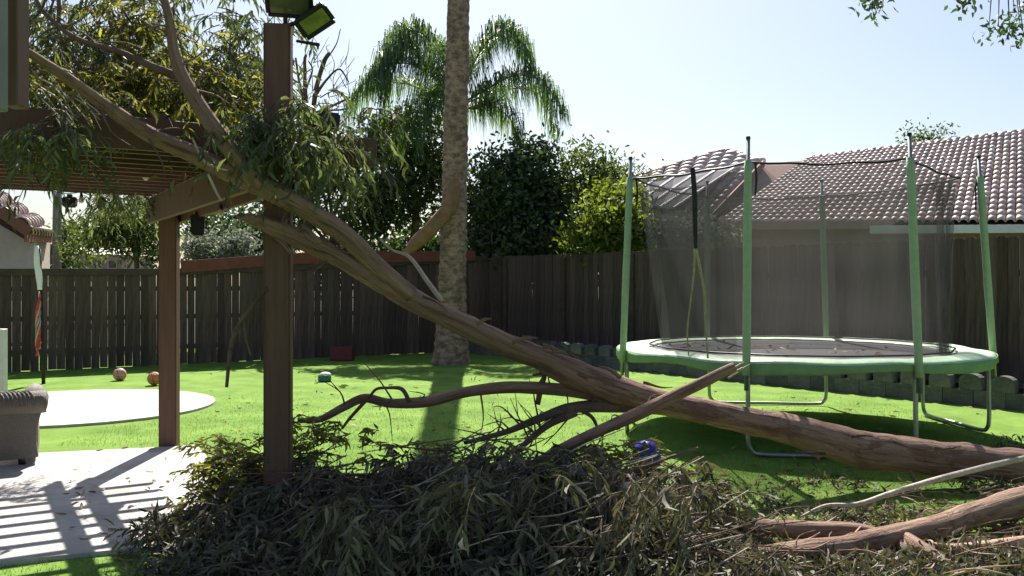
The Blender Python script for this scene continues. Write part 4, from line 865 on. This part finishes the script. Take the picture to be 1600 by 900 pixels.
tree('pale leafy shrub seen through the trampoline net below the solar panels', [(1060,420,20.0,5),(1050,370,20.0,4)], [(1050,362,19.2,48,16),(1110,368,18.8,40,12)], M_tgrey, .12, .05, 20, 120, .18, cat='shrub', name='shrub')
for a, b, lb in ((1432, 222, 'thin hazy tree top over the house ridge, left of two'), (1468, 218, 'small hazy tree top over the house ridge, right of two')):
    tree(lb, [(a,430,60,3),(a,240,60,2)], [(a-4,222,60,16,14),(a+10,226,60,14,10),(a-6,212,60,5,8)], M_tmid, .3, .12, 9, 50, .5, group='far tree tops over the ridge', limbs=3)
# bare tree behind the tall post
bt = empty('bare_tree', (P(482,300,22.6).x, 22.6, 0), 'leafless dead tree with dark twigs right of the tall post', 'tree')
c = P(482,260,22.6); tube('trunk', [(c.x,c.y,0,.14),(c.x,c.y,2.0,.11),(*c,.09),(*P(488,215,22.6),.08)], M_barkd, bt, 8, 4, .1)
for i, pts_ in enumerate(([(485,215,9),(478,170,8),(476,100,5),(478,86,4)],[(487,215,8),(492,150,8),(505,100,7),(515,82,6)],[(492,150,6),(510,125,4),(530,108,3),(545,128,2)],[(486,180,5),(520,165,4),(552,150,3),(575,140,2)],[(480,180,5),(468,130,4),(462,90,3)],[(485,200,5),(500,175,3),(540,170,3),(560,150,2)],[(478,140,4),(488,110,3),(482,95,2)],[(505,100,3),(525,70,2),(532,45,1.4)],[(470,170,4),(440,120,3),(430,80,2)])):
    tube('limb', [(*P(a,b,22.6+.3*math.sin(i*2+j)), d*.5*22.6/F) for j,(a,b,d) in enumerate(pts_)], M_barkd, bt, 6, 5, .1, i)
lst = []
for i in range(46):
    a, b = random.uniform(462,545), random.uniform(85,190); Y = 22.6+random.uniform(-.4,.4); p = P(a,b,Y); q = P(a+random.uniform(-14,26), b-random.uniform(8,46), Y); lst.append([(*p,.012),(*((p+q)/2+Vector(rng.normal(0,.06,3))),.009),(*q,.004)])
tubes('twigs', lst, M_barkd, bt, 4, 3)['kind'] = 'stuff'
# grey pole at the left
o = tube('grey_pole', [(*P(88,440,25),.13),(*P(90,300,25),.12),(*P(91,200,25),.11)], M_steel, None, 10, 1); tag(o, 'grey utility pole rising behind the pink house', 'pole')
b = P(88,440,25); 
# tall palm trunk in the middle
PX = (704-800)/F*17.6
pm = empty('tall_palm', (PX,17.6,0), 'tall thick rough palm trunk rising out of the top of the photo', 'palm tree')
V = []; Q = []; NS, NH = 36, 420; H = 14.5
for j in range(NH+1):
    z = H*j/NH; cx = PX + .022*z; r = .275 - .0085*z + .10*math.exp(-z*1.4)
    if z > 6: r = max(r, .2)
    for k in range(NS):
        a = 2*PI*k/NS; q = Vector((math.cos(a)*2.2, math.sin(a)*2.2, z*2.6)); rr = r*(1+.09*noise.noise(q)+.10*noise.noise(q*2.4)+.03*math.sin(z*34+2*math.sin(a*3)))
        V.append((cx+rr*math.cos(a), 17.6+rr*math.sin(a), z))
for j in range(NH):
    for k in range(NS): k2 = (k+1) % NS; Q.append((j*NS+k, j*NS+k2, (j+1)*NS+k2, (j+1)*NS+k))
link('trunk', npmesh('trunk', V, Q), M_palm, pm, smooth=True)
def frond(root, pts, nl, ll, m, hang=1.0, wd=.03, jit=.12):
    """arching frond: rachis through pts, leaflets hanging from it"""
    path = catmull([(*p, .03*(1-.8*i/(len(pts)-1))) for i, p in enumerate(pts)], 10); f = tube('frond', path, M_frond, root, 6, 1)
    path = np.array(path)[:,:3]; Vv = []; Ff = []
    for i in range(nl):
        t = .12+.88*i/(nl-1); k = t*(len(path)-1); a = path[int(k)]; b2 = path[min(int(k)+1, len(path)-1)]; p = a+(b2-a)*(k-int(k)); d = unit(path[min(int(k)+1,len(path)-1)]-path[max(int(k)-1,0)])
        for s in (-1, 1, 1, -1):
            side = unit(np.cross(d, [0,0,1.])+1e-6)*s; l = ll*(.55+.45*math.sin(PI*min(1,t*.9+.1)))*random.uniform(.6,1.2)
            o0 = unit(side*.65 + d*.4 + np.array([0,0,.3]) + rng.normal(0,jit,3)); m0 = p+o0*l*.38; dn = unit(np.array([0,0,-1.])*hang + side*.22 + d*.15 + rng.normal(0,jit*.7,3)); e = m0+dn*l*.65
            ww = unit(np.cross(o0, dn)+rng.normal(0,.25,3))*wd*.5; o = len(Vv); Vv += [p-ww*.6, p+ww*.6, m0+ww, m0-ww, e+ww*.15, e-ww*.15]; Ff += [(o,o+1,o+2,o+3),(o+3,o+2,o+4,o+5)]
    link('leaflets', npmesh('leaflets', Vv, Ff), m, f)
for k in range(48):     # its crown, above the frame
    a = 2*PI*k*.381966+.2; el = 1.1-1.9*(k/47); c = Vector((PX+.022*H, 17.6, H)); dr = Vector((math.cos(a), math.sin(a), 0)); up = Vector((0,0,math.sin(el))); hz = dr*max(.25, math.cos(el))
    frond(pm, [c, c+(hz+up)*.6, c+(hz+up)*1.05-Vector((0,0,.1)), c+(hz+up)*1.4-Vector((0,0,.45))], 16, .62, M_frond, .7, .09)
# feather palm behind it
c = P(716,165,23); qp = empty('feather_palm', (c.x, 23, 0), 'drooping feather palm whose fronds arch out behind the tall trunk', 'palm tree')
tube('trunk', [(c.x,23,0,.2),(c.x,23,3,.17),(*c,.14)], M_palm, qp, 12, 4, .1)
def pf(*pts): return [c]+[P(a,b,23+dy) for a,b,dy in pts]
for pts_ in (pf((690,90,-.4),(650,48,-.8),(610,75,-1.1),(580,140,-1.3)), pf((695,95,.2),(665,60,.2),(625,52,.2),(592,95,.2)), pf((690,130,-.3),(640,100,-.9),(590,110,-1.2),(548,160,-1.4)), pf((680,150,.4),(630,130,.7),(580,135,.9),(540,185,1)),
            pf((745,90,-.3),(780,50,-.6),(812,62,-.9),(830,110,-1)), pf((742,100,.4),(765,60,.6),(795,48,.7),(825,90,.8)), pf((760,140,-.4),(805,118,-.8),(850,130,-1),(880,178,-1.2)), pf((758,150,.4),(800,138,.8),(845,150,1),(868,205,1.1)), pf((715,110,-1),(705,75,-1.6),(690,100,-2.2),(680,170,-2.4)), pf((700,150,-1),(670,150,-1.6),(650,180,-2),(640,230,-2.2)), pf((740,170,.2),(770,165,.4),(800,190,.6),(812,225,.6)), pf((672,115,-.6),(640,72,-.6),(612,100,-.8),(600,160,-.8)), pf((690,185,.5),(650,175,.8),(600,190,1),(575,220,1))):
    frond(qp, [Vector(p) for p in pts_], 84, 1.2, M_frond, 1.15, .026, .18)
# the curved dead frond base hanging on the tall trunk
bd = px_tube('boot', [(714,258,17.6,20),(704,318,17.3,28),(680,350,17.2,26),(656,374,17.2,26),(634,396,17.2,14)], M_palmb, pm, 10, 6, .15, 51); bd['label'] = 'curved orange brown dead frond base'
# sprig tips hanging in at the top right
for lb, cs, in (('leafy twig tip hanging into the sky at the top, left of two', [(1362,6),(1368,20),(1350,-4),(1376,-8)]), ('larger leafy twig hanging in at the top right corner', [(1512,4),(1500,-6),(1585,20),(1594,40),(1578,52),(1560,44),(1600,60),(1610,10),(1545,46)])):
    root = empty('overhanging_branch', P(cs[0][0],-60,9), lb, 'branch', 'leafy twigs hanging in from the top')
    top = P(cs[-1][0]+20, -160, 9)
    for a, b in cs:
        e = P(a,b,9); tube('twig', [(*top,.02),(*(top.lerp(e,.6)+Vector((0,0,.1))),.01),(*e,.003)], M_barkd, root, 5, 4)
    foliage('leaves', [clumps(np.array([P(a,b,9+.2*random.random()) for a,b in cs]), 26, (.065,.08,.05), .4, .075, .03)], M_tdark, root)
